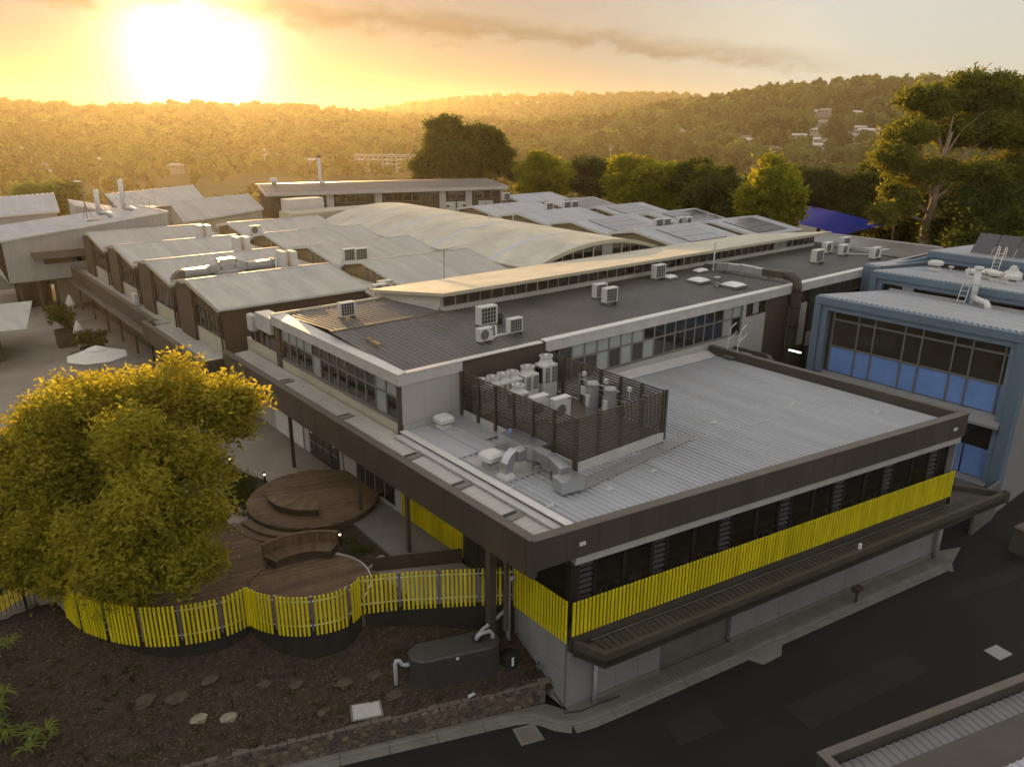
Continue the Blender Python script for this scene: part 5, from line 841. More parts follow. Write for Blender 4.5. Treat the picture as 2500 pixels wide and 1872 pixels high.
for a, b in zip(rr2, rr2[1:]): df.bar((a[0],a[1],3.56),(b[0],b[1],3.56),.1,.16)
single('deck_fascia', df, 'concrete_pale', 'pale curved deck edge board seen between the fence slats', 'edging')
# black picket fence by the court
o = thing('picket_fence', 'black metal picket fence beside the painted court edge at the left', 'fence', (1,34.2,3.3)); pf = dense([(-5,31.2),(1.0,32.4),(3.5,32.75)], .16); pm = MB().box(-.012,.012,-.012,.012,0,1.15).mesh('picket')
for i, p in enumerate(pf): inst('picket', pm, 'black', o, (p[0],p[1],3.3))
for a, b in zip(pf, pf[1:]): pass
part('rail', MB().bar((-5,31.2,4.45),(1.0,32.4,4.45),.04).bar((1.0,32.4,4.45),(3.5,32.75,4.45),.04).bar((-5,31.2,3.38),(1.0,32.4,3.38),.04).bar((1.0,32.4,3.38),(3.5,32.75,3.38),.04), 'black', o)
for p in ((-1.5,31.9),(2.0,32.54)): part('post', MB().box(p[0]-.05,p[0]+.05,p[1]-.05,p[1]+.05,2.9,4.6), 'black', o)
# bollard lights
for i, (x_, y_, lb) in enumerate(((12.9,39.6,'lit bollard light at the far corner of the hedge bed'),(13.6,36.6,'lit bollard light between the hedge bed and the stage deck'),(13.75,28.6,'lit bollard light in the small bed beside the curved bench'))):
    o = thing('bollard_light', lb, 'light', (x_,y_,3.5), group='bollard lights'); part('post', MB().cyl(x_,y_,3.5,4.15,.06,10), 'black', o); part('lamp', MB().cyl(x_,y_,4.15,4.26,.05,10), 'lamp_warm', o); part('cap', MB().cyl(x_,y_,4.26,4.34,.065,10), 'black', o)
# notices and shutters on the wall under the canopy
for i, (y0, y1) in enumerate(((39.8,41.5),(41.8,43.6))):
    o = thing('roller_shutter', f'white roller shutter under the canopy, {"right" if i == 0 else "left"} of two', 'shutter', (17.3,y0,3.5), group='roller shutters')
    for j in range(22): part('shutter_slat', MB().box(17.28,17.31+.012*(j % 2),y0,y1,3.55+j*.12,3.55+j*.12+.112), 'white_trim', o)
o = thing('glazed_entrance', 'dark glazed double doors with white notices under the canopy', 'door', (17.3,37,3.5)); part('frame', MB().box(17.31,17.36,35.4,39.0,3.5,6.3), 'dark_frame', o)
for j in range(4): part('door_leaf', MB().box(17.285,17.305,35.5+j*.87,36.3+j*.87,3.6,6.0), 'glass', o); part('push_bar', MB().box(17.26,17.28,35.55+j*.87,36.25+j*.87,4.4,4.5), 'frame', o)
for y_ in (35.9, 38.6): part('notice', MB().box(17.25,17.262,y_-.12,y_+.12,4.95,5.3), 'paper', o)
single('notice_wall', MB().box(17.36,17.42,29.2,47,3.5,6.8), 'panel_light', 'light wall panels along the courtyard under the canopy', 'wall')
single('white_jamb', MB().box(17.28,17.35,35.0,35.3,3.5,6.3), 'panel_light', 'pale pilaster beside the glazed entrance', 'wall')
# parasols, planters, bench
def parasol_open(x_, y_, z, r, lb):
    o = thing('parasol', lb, 'parasol', (x_,y_,z)); part('pole', MB().cyl(x_,y_,z,z+2.75,.04,10), 'galv', o); n = 8
    for i in range(n):
        a, b = 6.2832*i/n+.2, 6.2832*(i+1)/n+.2; part('canopy_panel', MB().slab([(x_,y_,z+2.8),(x_+math.cos(a)*r,y_+math.sin(a)*r,z+2.05),(x_+math.cos(b)*r,y_+math.sin(b)*r,z+2.05)], .015), 'canvas', o)
        part('rib', MB().bar((x_,y_,z+2.72),(x_+math.cos(a)*r*.98,y_+math.sin(a)*r*.98,z+2.02),.025), 'frame', o)
    part('vent_cap', MB().cyl(x_,y_,z+2.57,z+2.84,r*.36,8,.02), 'canvas', o); part('base', MB().bev(x_-.4,x_+.4,y_-.4,y_+.4,z,z+.12,.03), 'charcoal', o)
def parasol_shut(x_, y_, z, lb):
    o = thing('parasol', lb, 'parasol', (x_,y_,z), group='closed parasols'); part('pole', MB().cyl(x_,y_,z,z+2.7,.04,8), 'galv', o); b = MB(x_,y_); n = 16; v = []
    for zz, rr_ in ((2.75,.03),(2.5,.14),(2.0,.3),(1.75,.34),(1.74,.22),(1.2,.24),(.6,.14)): v += [(math.cos(6.2832*i/n)*rr_*(1+.22*(i % 2)),math.sin(6.2832*i/n)*rr_*(1+.22*(i % 2)),z+zz) for i in range(n)]
    part('folded_canopy', b.add(v, [(a*n+i,(a+1)*n+i,(a+1)*n+(i+1)%n,a*n+(i+1)%n) for a in range(6) for i in range(n)]), 'canvas', o)
parasol_open(11.1,59.8,3.5,2.05,'large open cream parasol in the courtyard'); parasol_shut(13.3,79.5,3.5,'closed cream parasol farther away behind the planter shrub'); parasol_shut(11.7,68.6,3.5,'closed cream parasol between the two planters')
o = thing('picnic_table', 'dark timber picnic table beside the planters', 'table', (11.6,66.3,3.5)); part('top', MB().box(10.6,13.2,65.9,66.9,4.2,4.27), 'deck', o); part('leg', MB().box(10.9,11,66.1,66.7,3.5,4.2), 'deck_dark', o); part('leg', MB().box(12.8,12.9,66.1,66.7,3.5,4.2), 'deck_dark', o); part('seat', MB().box(10.6,13.2,65.2,65.5,3.9,3.96), 'deck', o); part('seat', MB().box(10.6,13.2,67.3,67.6,3.9,3.96), 'deck', o)
# ================================================================ tank, pipes, stone wall, boulders, covers
TA = R(-20.4)
o = thing('water_tank', 'dark corrugated slimline water tank on a concrete pad by the building corner', 'tank', (14.3,20.6,.9)); n = 36; Lh, Wd = 1.18, .62
def stad(s_): return [((Lh if math.cos(a) > 0 else -Lh)+math.cos(a)*Wd*s_, math.sin(a)*Wd*s_) for a in [6.2832*(i+.5)/n for i in range(n)]]
v = []; zs = []
for j in range(17): zs += [(.92+j*.098, 1.0), (.92+j*.098+.06, 1.0), (.92+j*.098+.072, .91), (.92+j*.098+.09, .91)]
for z, s_ in zs: v += [(x_, y_, z) for x_, y_ in stad(s_)]
m = len(zs); part('body', MB(14.4,20.75,TA).add(v, [(a*n+i,a*n+(i+1)%n,(a+1)*n+(i+1)%n,(a+1)*n+i) for a in range(m-1) for i in range(n)]), 'tank_dark', o)
part('top', MB(14.4,20.75,TA).add([(x_,y_,2.59) for x_,y_ in stad(1.0)]+[(x_,y_,2.64) for x_,y_ in stad(.85)], [(i,(i+1)%n,n+(i+1)%n,n+i) for i in range(n)]+[tuple(range(n,2*n))]), 'tank_dark', o); part('strainer', MB(15.3,20.45).cyl(0,0,2.64,2.74,.2,16), 'black', o); part('label_plate', MB(14.4,20.75,TA).box(-.1,.02,-.635,-.622,2.45,2.55), 'paper', o)
single('tank_pad', MB(14.6,20.5,TA).box(-2.1,2.6,-.95,.9,.78,.92), 'concrete_pale', 'pale concrete pad under the dark water tank', 'slab')
o = thing('overflow_pipe', 'grey overflow pipe bending out of the left end of the water tank', 'pipe', (12.5,21.6,.9)); part('pipe', MB().tube([(12.75,21.3,2.25),(12.6,21.35,2.25),(12.45,21.42,2.3),(12.35,21.45,2.5),(12.25,21.5,2.52),(12.2,21.5,2.4),(12.2,21.5,1.0)], .085, 10), 'pipe_grey', o, smooth=True); part('collar', MB().tube([(12.85,21.27,2.25),(12.75,21.3,2.25)], .11, 10), 'pipe_grey', o)
o = thing('downpipe', 'thick grey downpipe with bend beside the fin screen corner', 'pipe', (17.1,20.9,.9)); part('pipe', MB().tube([(17.3,20.55,4.6),(17.1,20.6,4.6),(17.0,20.62,4.5),(16.98,20.62,4.3),(16.98,20.62,1.0)], .1, 12), 'pipe_grey', o, smooth=True); part('upper_pipe', MB().tube([(17.12,20.95,6.6),(17.12,20.95,3.6)], .07, 10), 'pipe_grey', o, smooth=True)
o = thing('inlet_pipes', 'grey pipes feeding into the top of the water tank', 'pipe', (15.6,20.4,1)); part('pipe', MB().tube([(16.98,20.7,3.2),(16.2,20.6,3.0),(15.6,20.5,2.95),(15.38,20.47,2.85),(15.34,20.46,2.68)], .07, 10), 'pipe_grey', o, smooth=True); part('pipe', MB().tube([(15.2,20.4,2.68),(15.22,20.35,2.9),(15.4,20.3,2.98),(15.75,20.25,2.95),(15.85,20.2,2.8),(15.9,20.2,1.3),(16.0,20.2,1.12),(16.3,20.1,1.1)], .08, 10), 'pipe_grey', o, smooth=True)
o = thing('pump_housing', 'black round pump cover with a white tag between tank and wall', 'pump', (16.4,19.8,.92)); part('drum', MB(16.45,19.85).cyl(0,0,.92,1.75,.42,20,.36), 'black', o); part('lid', MB(16.45,19.85).cyl(0,0,1.75,1.84,.38,20,.2), 'black', o); part('tag', MB(16.3,19.5).box(-.06,.05,-.03,-.02,1.5,1.9), 'paper', o)
o = thing('tap_standpipe', 'small brass tap and pipe on the wall beside the pump', 'tap', (17.2,18.9,.95)); part('pipe', MB().tube([(17.2,18.95,1.0),(17.2,18.95,1.6)], .025, 6).tube([(17.2,18.95,1.45),(16.9,19.3,1.0)], .02, 5), 'copper', o); part('valve', MB().box(17.12,17.28,18.88,19.02,1.3,1.42), 'galv', o)
cbl = MB().tube([(17.35,18.2,.5),(17.3,17.7,.3),(17.2,17.4,.14),(17.8,17.1,.12),(18.6,16.95,.12),(19.6,16.7,.14)], .02, 5); single('loose_cable', cbl, 'black', 'thin dark hose drooping round the building corner at the footpath', 'hose')
for i, (x_, y_, z) in enumerate(((14.4,19.62,.99),)):
    b = MB(); 
    for k in range(14): a = random.random()*6.28; b.add([(x_+random.uniform(-.2,.2),y_+random.uniform(-.08,.08),z+random.uniform(0,.12)) for _ in range(4)], [(0,1,2,3)])
    single('plastic_wrapper', b, 'paper', 'crumpled white wrapper on top of the stone wall', 'litter')
# stone wall
SWL = thing('stone_wall', 'low rubble stone retaining wall between garden bed and street', 'wall', (11,20.7,0)); sw0, swl = (4.6,23.1), 13.35; swa = math.atan2(-.35,.937)
part('mortar_core', MB(*sw0,swa).box(-13,swl,-.03,.26,0,.93), 'mortar', SWL); protos = []
for k in range(12):
    nn = random.randint(6, 9); b = MB(); ring = [(math.cos(6.2832*i/nn+random.uniform(-.15,.15))*random.uniform(.8,1.15)*.17, math.sin(6.2832*i/nn)*random.uniform(.8,1.1)*.125) for i in range(nn)]
    v = [(x_,0,z) for x_,z in ring]+[(x_*.98,-.035,z*.98) for x_,z in ring]+[(x_*.78,-.058+random.uniform(-.01,.01),z*.76) for x_,z in ring]; b.add(v, [tuple(range(2*nn,3*nn))]+[(a*nn+i,a*nn+(i+1)%nn,(a+1)*nn+(i+1)%nn,(a+1)*nn+i) for a in range(2) for i in range(nn)]); me = b.mesh('stone'); me.materials.append(MATS['stone' if k % 4 else 'stone_dark']); protos.append(me)
cnt = 0
for row in range(4):
    x_ = random.uniform(-1.2,-.9)+row*.1
    while x_ < swl-.1 and cnt < 298:
        u = x_; X__, Y__ = sw0[0]+math.cos(swa)*u+math.sin(swa)*.032, sw0[1]+math.sin(swa)*u-math.cos(swa)*.032
        s_ = inst('stone', random.choice(protos), 'stone', SWL, (X__,Y__,.13+row*.235), swa, 0, 0); sx_ = random.uniform(.75,1.2); s_.scale = (sx_,random.uniform(.8,1.5),random.uniform(.85,1.05)); x_ += .36*sx_+.01; cnt += 1
xx = -1
while xx < swl-.2:
    ln = random.uniform(.3,.6); part('cap_stone', MB(*sw0,swa).bev(xx+.01,xx+ln,-.05,.28,.932,.98+random.uniform(0,.05),.02), 'mortar', SWL); xx += ln+.01
# boulders
def boulder(x_, y_, z, s_, mat, lb, k):
    rg = random.Random(k); n = 9; v = []; fs_ = []
    for i, (h, rr_) in enumerate(((-.35,.95),(.0,1.05),(.18,.92),(.30,.6))):
        for j in range(n): a = 6.2832*j/n+rg.uniform(-.16,.16); q = rr_*rg.uniform(.8,1.2)*s_; v.append((x_+math.cos(a)*q*1.1, y_+math.sin(a)*q*.8, z+h*s_*rg.uniform(.85,1.15)))
    for i in range(3):
        for j in range(n): fs_.append((i*n+j,i*n+(j+1)%n,(i+1)*n+(j+1)%n,(i+1)*n+j))
    v.append((x_,y_,z+.31*s_)); fs_ += [(3*n+j,3*n+(j+1)%n,4*n) for j in range(n)]; single('boulder', MB().add(v, fs_), mat, lb, 'rock', 'boulders in the garden')
BL = [(4.4,25.73,2.16,.42,'boulder','leftmost flat brown boulder in the garden bed'),(5.33,25.24,2.09,.42,'boulder','second flat brown boulder from the left in the garden bed'),(6.56,25.18,2.28,.34,'boulder','tan boulder higher up below the first fence curve'),(8.1,24.05,2.02,.3,'boulder','dull boulder right of the fence cusp in the bed'),(9.08,23.41,1.89,.3,'boulder','dull boulder just below the second fence bulge'),(10.57,22.54,1.74,.36,'boulder','tan wedge boulder above the pale cover slab'),(5.74,24.21,1.68,.33,'boulder_pale','left one of the two pale boulders near the street wall'),(6.61,23.69,1.59,.34,'boulder_pale','right one of the two pale boulders near the street wall'),(7.12,24.3,1.92,.2,'boulder','small grey stone behind the two pale boulders'),(9.45,22.08,1.33,.3,'boulder','flat brown boulder left of the pale cover slab'),(11.63,22.2,1.74,.38,'boulder','large brown boulder left of the overflow pipe'),(11.92,21.21,1.35,.34,'boulder','brown boulder between cover slab and water tank'),(14.6,26.55,3.62,.28,'boulder_pale','upper tan rock in the small bed beside the ramp'),(14.1,26.2,3.62,.28,'boulder_pale','lower tan rock in the small bed beside the ramp'),(14.65,25.95,3.62,.2,'boulder','smallest tan rock in the small bed beside the ramp')]
for k, (a, b, c, d, e, f) in enumerate(BL): boulder(a, b, c, d*.85, e, f, k)
boulder(12.05,35.0,3.55,.35,'boulder','grey rock half hidden by leaves in the hedge bed',40); boulder(11.6,34.4,3.55,.25,'boulder','small grey rock below the hedge bed',41)
o = thing('cover_slab', 'pale rectangular concrete pit cover in the garden bed', 'cover', (10.75,21.25,1.1)); cv = [(10.35,21.74,1.36),(10.11,21.21,1.09),(11.21,20.77,1.07),(11.38,21.28,1.34)]; part('frame', MB().slab(cv, .14), 'concrete_pale', o); cc = [tuple(Vector(p).lerp(Vector((10.76,21.25,1.215)), .14)+Vector((0,0,.02))) for p in cv]; part('lid', MB().slab(cc, .03), 'panel_light', o)
o = thing('manhole_cover', 'square pale manhole cover set in the asphalt near the kerb', 'cover', (15.5,17.6,0)); mq = [(15.19,18.15),(14.93,17.3),(15.81,17.0),(16.03,17.86)]; part('surround', MB().prism(mq, -.02, .012), 'concrete_pale', o); part('lid', MB().prism([(p[0]*.72+15.49*.28,p[1]*.72+17.58*.28) for p in mq], .013, .022), 'concrete', o)
o = thing('drain_grate', 'steel drain grate in the dark asphalt at the right', 'grate', (34.4,8.2,0)); part('frame', MB(34.5,8.25,R(-12)).box(-.45,.45,-.38,.38,-.02,.008), 'vent_dark', o)
for i in range(9): part('bar', MB(34.5,8.25,R(-12)).box(-.42+i*.1,-.36+i*.1,-.36,.36,.009,.02), 'galv', o)
o = thing('trench_grate', 'long slotted trench drain in front of the loading bay', 'grate', (23,15.6,.1)); 
for i in range(26): part('bar', MB(*A0,SK).box(4.2+i*.19,4.36+i*.19,-.82,-.42,.115,.14), 'concrete', o)
single('bollard', MB().cyl(33.05,14.0,0,.75,.07,12).box(32.75,33.35,13.85,14.15,.75,.82).box(32.8,33.0,13.8,14.2,.82,1.0).box(33.1,33.3,13.85,14.15,.82,.95), 'copper', 'post-mounted pipe valve assembly standing by the kerb', 'valve')
single('roof_post_cap', MB(*A0,SK).box(15.3,15.45,-1.0,-.9,3.3,3.55), 'paper', 'small white sensor box on the street awning', 'sensor')
# bins, camera by the alley
single('skip_bin', MB(44.8,10.6,R(-10)).bev(-.7,.7,-.6,.6,0,1.5,.08), 'charcoal_cap', 'dark wheeled bin in the alley under the awning end', 'bin')
single('alley_wall', MB().box(44.3,47.4,13.2,13.35,0,2.4), 'concrete', 'low tan wall closing the alley beneath the awning end', 'wall')
# chairs inside behind the glazing
def mk_chair():
    o = thing('chair', 'x', 'chair'); part('seat', MB().bev(-.2,.2,-.2,.2,.42,.46,.02), 'panel_light', o, local=True); part('backrest', MB().tube([(-.2,-.22,.46),(-.19,-.24,.78),(-.12,-.25,.88),(.12,-.25,.88),(.19,-.24,.78),(.2,-.22,.46)], .02, 6), 'white_trim', o, local=True)
    for x_ in (-.18,.18):
        for y_ in (-.18,.18): part('leg', MB().cyl(x_,y_,0,.42,.014,6), 'galv', o, local=True)
    return o
for i, x_ in enumerate((2.0,3.2,3.9,6.6,7.5,8.3,10.6,11.6,13.0,13.8,15.6,17.4,18.5,20.6)): place('chair', mk_chair, sk(x_,.95+.12*(i % 3),3.78), SK+random.uniform(-.3,.3), f'pale tubular chair behind the upper street windows, {NTH[i]} from the garden corner', 'chair', 'chairs inside the glazed upper floor')
# ================================================================ trees
def quads(name, V, mat):
    n = len(V); me = bpy.data.meshes.new(name); me.vertices.add(n*4); me.vertices.foreach_set('co', V.reshape(-1).astype(np.float32)); me.loops.add(n*4); me.loops.foreach_set('vertex_index', np.arange(n*4, dtype=np.int32))
    me.polygons.add(n); me.polygons.foreach_set('loop_start', np.arange(0, n*4, 4, dtype=np.int32)); me.update(calc_edges=True); me.materials.append(MATS[mat]); return me
def leafset(blobs, per_m2, per_clump, ln, wd, cr, hang=0., shell=.55, up=.25):
    P_ = []
    for (x, y, z, rx, ry, rz) in blobs:
        n = max(8, int(per_m2*4*math.pi*((rx*ry+rx*rz+ry*rz)/3)))
        d = rng.normal(size=(n, 3)); d /= np.linalg.norm(d, axis=1)[:, None]; r = shell+(1-shell)*rng.random(n)**.6; r *= 1+.10*np.sin(d[:, 0]*7+x)*np.cos(d[:, 1]*6+y)+.07*np.sin(d[:, 2]*11+z)
        P_.append(np.array([x, y, z])+d*r[:, None]*np.array([rx, ry, rz]))
    Cc = np.concatenate(P_); N = len(Cc)*per_clump; c = np.repeat(Cc, per_clump, 0)+rng.normal(0, cr, (N, 3))*np.array([1, 1, .75])
    a = rng.normal(size=(N, 3)); a[:, 2] = a[:, 2]*.6-hang; a /= np.linalg.norm(a, axis=1)[:, None]; t = rng.normal(size=(N, 3)); t[:, 2] += up; b = np.cross(a, t); b /= np.linalg.norm(b, axis=1)[:, None]+1e-6
    l = ln*(.6+.8*rng.random(N))[:, None]; w_ = wd*(.7+.6*rng.random(N))[:, None]; nn = np.cross(a, b)
    return np.stack([c-a*l*.5, c+b*w_*.5-nn*l*.08, c+a*l*.5, c-b*w_*.5-nn*l*.08], 1), Cc
def split(bl, n=4, lo=.38, hi=.66):
    out = []
    for (x, y, z, rx, ry, rz) in bl:
        for i in range(n):
            d = rng.normal(size=3); d /= np.linalg.norm(d); q = random.uniform(.35, .75); f = random.uniform(lo, hi); out.append((x+d[0]*rx*q, y+d[1]*ry*q, z+d[2]*rz*q, rx*f, ry*f, rz*f))
    return out
def add_mesh(name, me, parent, loc):
    o = bpy.data.objects.new(name, me); C.objects.link(o); o.parent = parent; f = OFF[parent.name]; o.location = (-f[0], -f[1], -f[2]); OFF[o.name] = (0,0,0); return o
def limbs(base, fork, blobs, Cc, r0, mat, parent, nb=40, n=8, lean=(0,0)):
    b = MB(); B0, F0 = Vector(base), Vector(fork); pts = [B0, B0.lerp(F0, .35)+Vector((random.uniform(-.1,.1), random.uniform(-.1,.1), 0)), B0.lerp(F0, .7)+Vector((random.uniform(-.15,.15), random.uniform(-.15,.15), 0)), F0]
    b.tube(pts, [r0*1.35, r0, r0*.9, r0*.8], 12); t = part('trunk', b, mat, parent, smooth=True); bb = MB(); ends = []
    cen = sum((Vector(q[:3]) for q in blobs), Vector())/len(blobs); top = Vector((F0.x*.55+cen.x*.45, F0.y*.55+cen.y*.45, max(q[2] for q in blobs)*.72+F0.z*.28)); sway = [F0, F0.lerp(top, .33)+Vector((random.uniform(-.3,.3)*r0*3, random.uniform(-.3,.3)*r0*3, 0)), F0.lerp(top, .66)+Vector((random.uniform(-.4,.4)*r0*3, random.uniform(-.4,.4)*r0*3, 0)), top]
    bb.tube(sway, [r0*.8, r0*.55, r0*.36, r0*.16], 8)
    def onlead(u):
        u = min(max(u, 0), .97)*3; i = int(u); return sway[i].lerp(sway[i+1], u-i)
    for (x, y, z, rx, ry, rz) in blobs:
        e = Vector((x, y, z+.1*rz)); u = ((z-F0.z)/max(.1, top.z-F0.z))*.62-random.uniform(.05, .22); S0 = onlead(u); d = e-S0; m1 = S0+d*.35+Vector((random.uniform(-.3,.3), random.uniform(-.3,.3), abs(d.z)*.1+.1)); m2 = S0+d*.7+Vector((random.uniform(-.4,.4), random.uniform(-.4,.4), .25)); q = r0*.30*(1-.45*min(max(u, 0), 1))
        bb.tube([S0, m1, m2, e], [q, q*.75, q*.5, q*.2], 7); ends += [(m2, q*.45), (e, q*.22), (m1, q*.6)]
    for k in rng.choice(len(Cc), min(nb, len(Cc)), replace=False):
        c = Vector(Cc[k]); s, q = min(ends, key=lambda t_: (t_[0]-c).length); mid_ = s.lerp(c, .5)+Vector((random.uniform(-.25,.25), random.uniform(-.25,.25), random.uniform(0,.35))); bb.tube([s, mid_, c], [q*.8, q*.5, q*.2], 5)
    part('branches', bb, mat, parent, smooth=True); return t
def tree(name, label, base, fork_h, blobs, r0, leaf, bark='bark', per=1.6, clump=10, ln=.5, wd=.25, cr=.35, hang=.1, nb=30, group=None, core=False, shell=.55, nsp=5):
    o = thing(name, label, 'tree', base, group=group); V, Cc = leafset(split(blobs, nsp), per, clump, ln, wd, cr, hang, shell); add_mesh('crown', quads('crown', V, leaf), o, base)
    limbs(base, (base[0]+random.uniform(-.3,.3), base[1]+random.uniform(-.3,.3), base[2]+fork_h), blobs, Cc, r0, bark, o, nb); return o
# foreground tree
FB = [(4.05,35.9,9.0,1.75),(6.4,35.5,9.6,2.0),(9.0,33.3,10.4,2.05),(10.45,31.36,10.13,1.48),(6.56,31.39,9.12,2.28),(3.88,33.71,7.79,2.15),(7.97,29.43,8.89,1.6),(6.17,28.18,7.36,2.14),(2.38,33.46,6.01,1.55),(4.86,28.17,6.13,1.58),(6.94,26.8,6.33,1.14),(5.18,33.48,9.68,2.15),(2.55,35.74,8.35,1.51),(7.87,27.67,7.86,.93),(4.52,30.18,7.24,1.4),(10.87,30.51,10.55,.77),(2.99,31.21,5.19,.95),(2.2,34.5,7.1,1.8),(3.2,35.0,8.8,1.6),(2.6,32.2,5.6,1.3),(1.2,34.2,6.2,1.6),(3.4,32.6,6.6,1.5),(1.5,36.0,8.0,1.5)]
tree('leafy_tree', 'large golden-green leafy tree standing on the deck inside the yellow fence', (6.2,31.0,3.6), 2.2, [(x,y,z,r,r,r*.92) for x,y,z,r in FB], .24, 'leaf_front', 'bark', 4.6, 22, .24, .105, .27, .25, 190, shell=.3, nsp=7)
# eucalypt
EB = [(104.66,45.96,23.88,2.78),(109.08,44.07,24.8,3.32),(111.4,40.65,24.52,3.28),(99.96,45.4,20.09,2.72),(107.39,43.57,20.55,3.06),(108.93,39.37,20.14,3.25),(96.61,45.57,17.32,2.45),(101.61,43.4,15.59,2.75),(104.87,39.27,15.47,2.97),(110.71,37.34,15.84,3.03),(97.46,44.23,12.83,2.22),(105.7,37.12,12.21,2.47),(113.29,37.34,20.63,3.03),(94.57,44.57,11.3,1.47),(109.91,34.97,12.13,2.5)]
tree('gum_tree', 'very tall gum tree with pale trunk rising behind the blue-framed building', (101.5,42.2,3.2), 6.0, [(x,y,z,r*1.0,r*1.0,r*.74) for x,y,z,r in EB], .8, 'leaf_gum', 'bark_pale', 1.1, 40, .55, .2, .5, .45, 130, nsp=8)
DB = [(67.35,96.42,18.41,3.24),(69.9,95.92,18.95,2.67),(64.81,95.93,15.67,2.63),(67.45,93.62,15.41,3.5),(63.49,96.15,13.72,1.75)]
DB2 = [(71.88,92.18,17.34,2.95),(72.83,90.53,15.4,2.24),(70.61,91.99,14.55,2.65),(73.89,89.03,14.02,1.3)]
far = lambda L_, k: [(x*k, y*k, 22+(z-22)*k, r*k, r*k, r*k*.95) for x,y,z,r in L_]
k_ = 1.22; b1, b2 = far(DB, k_), far(DB2, k_)
tree('domed_tree', 'broad dark domed tree left of the pair behind the rear hall', (68*k_,95*k_,3), 5, b1, .6, 'leaf_dark', 'bark_pale', 1.1, 40, .6, .32, .5, .2, 50, 'domed tree pair'); tree('domed_tree', 'smaller dark domed tree right of the pair behind the rear hall', (72*k_,91.5*k_,3), 5, b2, .5, 'leaf_dark', 'bark_pale', 1.1, 40, .6, .32, .5, .2, 50, 'domed tree pair')
def auto(c, rx, rz, n, f=.55):
    out = []
    for i in range(n):
        a = i*2.4+random.uniform(-.3,.3); h = (i+.5)/n*2-1; rr_ = math.sqrt(max(0, 1-h*h)); q = random.uniform(.62,1.25)
        out.append((c[0]+math.cos(a)*rx*rr_*.62, c[1]+math.sin(a)*rx*rr_*.62, c[2]+h*rz*.62, rx*f*q, rx*f*q, rz*f*q))
    return out+[(c[0], c[1], c[2], rx*.62, rx*.62, rz*.7)]
MT = [('feathery_tree','pale feathery tree left of the willow behind the far gables',(68.86,76.78,14.16),1.32,3.6,2.9,10,'leaf_gold',.42,'bark'),('willow_tree','drooping dark willow beyond the far gables',(76.59,75.74,13.89),1.30,2.5,3.1,8,'leaf_willow',.75,'bark'),
 ('round_tree','round golden-topped tree behind the far solar roofs',(77.07,67.01,13.67),1.25,4.7,3.6,12,'leaf_gold',.0,'bark'),('dark_tree','dark bushy tree between the two golden trees',(80.11,58.55,12.67),1.13,4.2,3.6,10,'leaf_dark',.1,'bark'),('golden_tree','tall golden tree beside the blue shade sail',(84.0,53.6,13.0),1.03,3.6,4.2,12,'leaf_gold',.1,'bark'),
 ('pale_tree','pale green tree behind the blue shade sail',(113.5,63.35,11.58),1.05,6.0,3.4,10,'leaf_willow',.2,'bark'),('dark_tree','dark drooping tree behind the right end of the shade sail',(104.33,51.13,10.28),1.14,4.6,5.4,10,'leaf_dark',.4,'bark'),('dark_tree','dark understorey tree left of the gum trunk',(104.22,45.62,10.02),1.10,4.4,4.6,9,'leaf_dark',.4,'bark'),
 ('dark_tree','dark understorey tree right of the gum trunk',(97.68,34.63,10.0),1.06,5.4,5.0,11,'leaf_dark',.2,'bark'),('golden_tree','golden tree at the far right edge beyond the dark understorey',(143.34,46.52,7.76),1.0,6.5,4.5,10,'leaf_gold',.1,'bark'),('golden_shrub_tree','bright golden tree top low at the right edge above the solar collectors',(72.72,23.24,12.16),1.42,3.3,1.9,10,'leaf_gold',.1,'bark'),
 ('dark_tree','small dark tree at the far left beyond the corrugated building',(27.53,189.24,4.71),1.0,4.5,3.2,7,'leaf_far',.1,'bark'),('dark_tree','bushy tree beside the metal stair at the far left',(33.76,191.03,4.88),1.0,4.0,3.4,7,'leaf_far',.1,'bark'),('dark_tree','dark tree peeking between the round golden tree and its neighbour',(100.16,77.68,12.75),1.0,5.0,3.0,8,'leaf_dark',.1,'bark'),('dark_tree','dense dark tree directly behind the gum trunk',(98.39,39.29,9.63),1.16,5.0,5.0,10,'leaf_dark',.2,'bark'),('pale_tree','light green tree behind the willow',(94.4,96.07,12.49),1.05,4.5,3.2,8,'leaf_far',.2,'bark')]
for nm, lb, c, kk, rx, rz, nb_, lf, hang, bk in MT:
    c2 = (c[0]*kk, c[1]*kk, 22+(c[2]-22)*kk); g0 = min(3.2, c2[2]-rz*kk*.9); tree(nm, lb, (c2[0],c2[1],g0), max(1.5, c2[2]-g0-rz*kk*.5), auto(c2, rx*kk, rz*kk, nb_), .3, lf, bk, .85, 40, .55 if lf != 'leaf_willow' else .9, .28 if lf != 'leaf_willow' else .13, .45, hang, 26, 'trees behind the school')
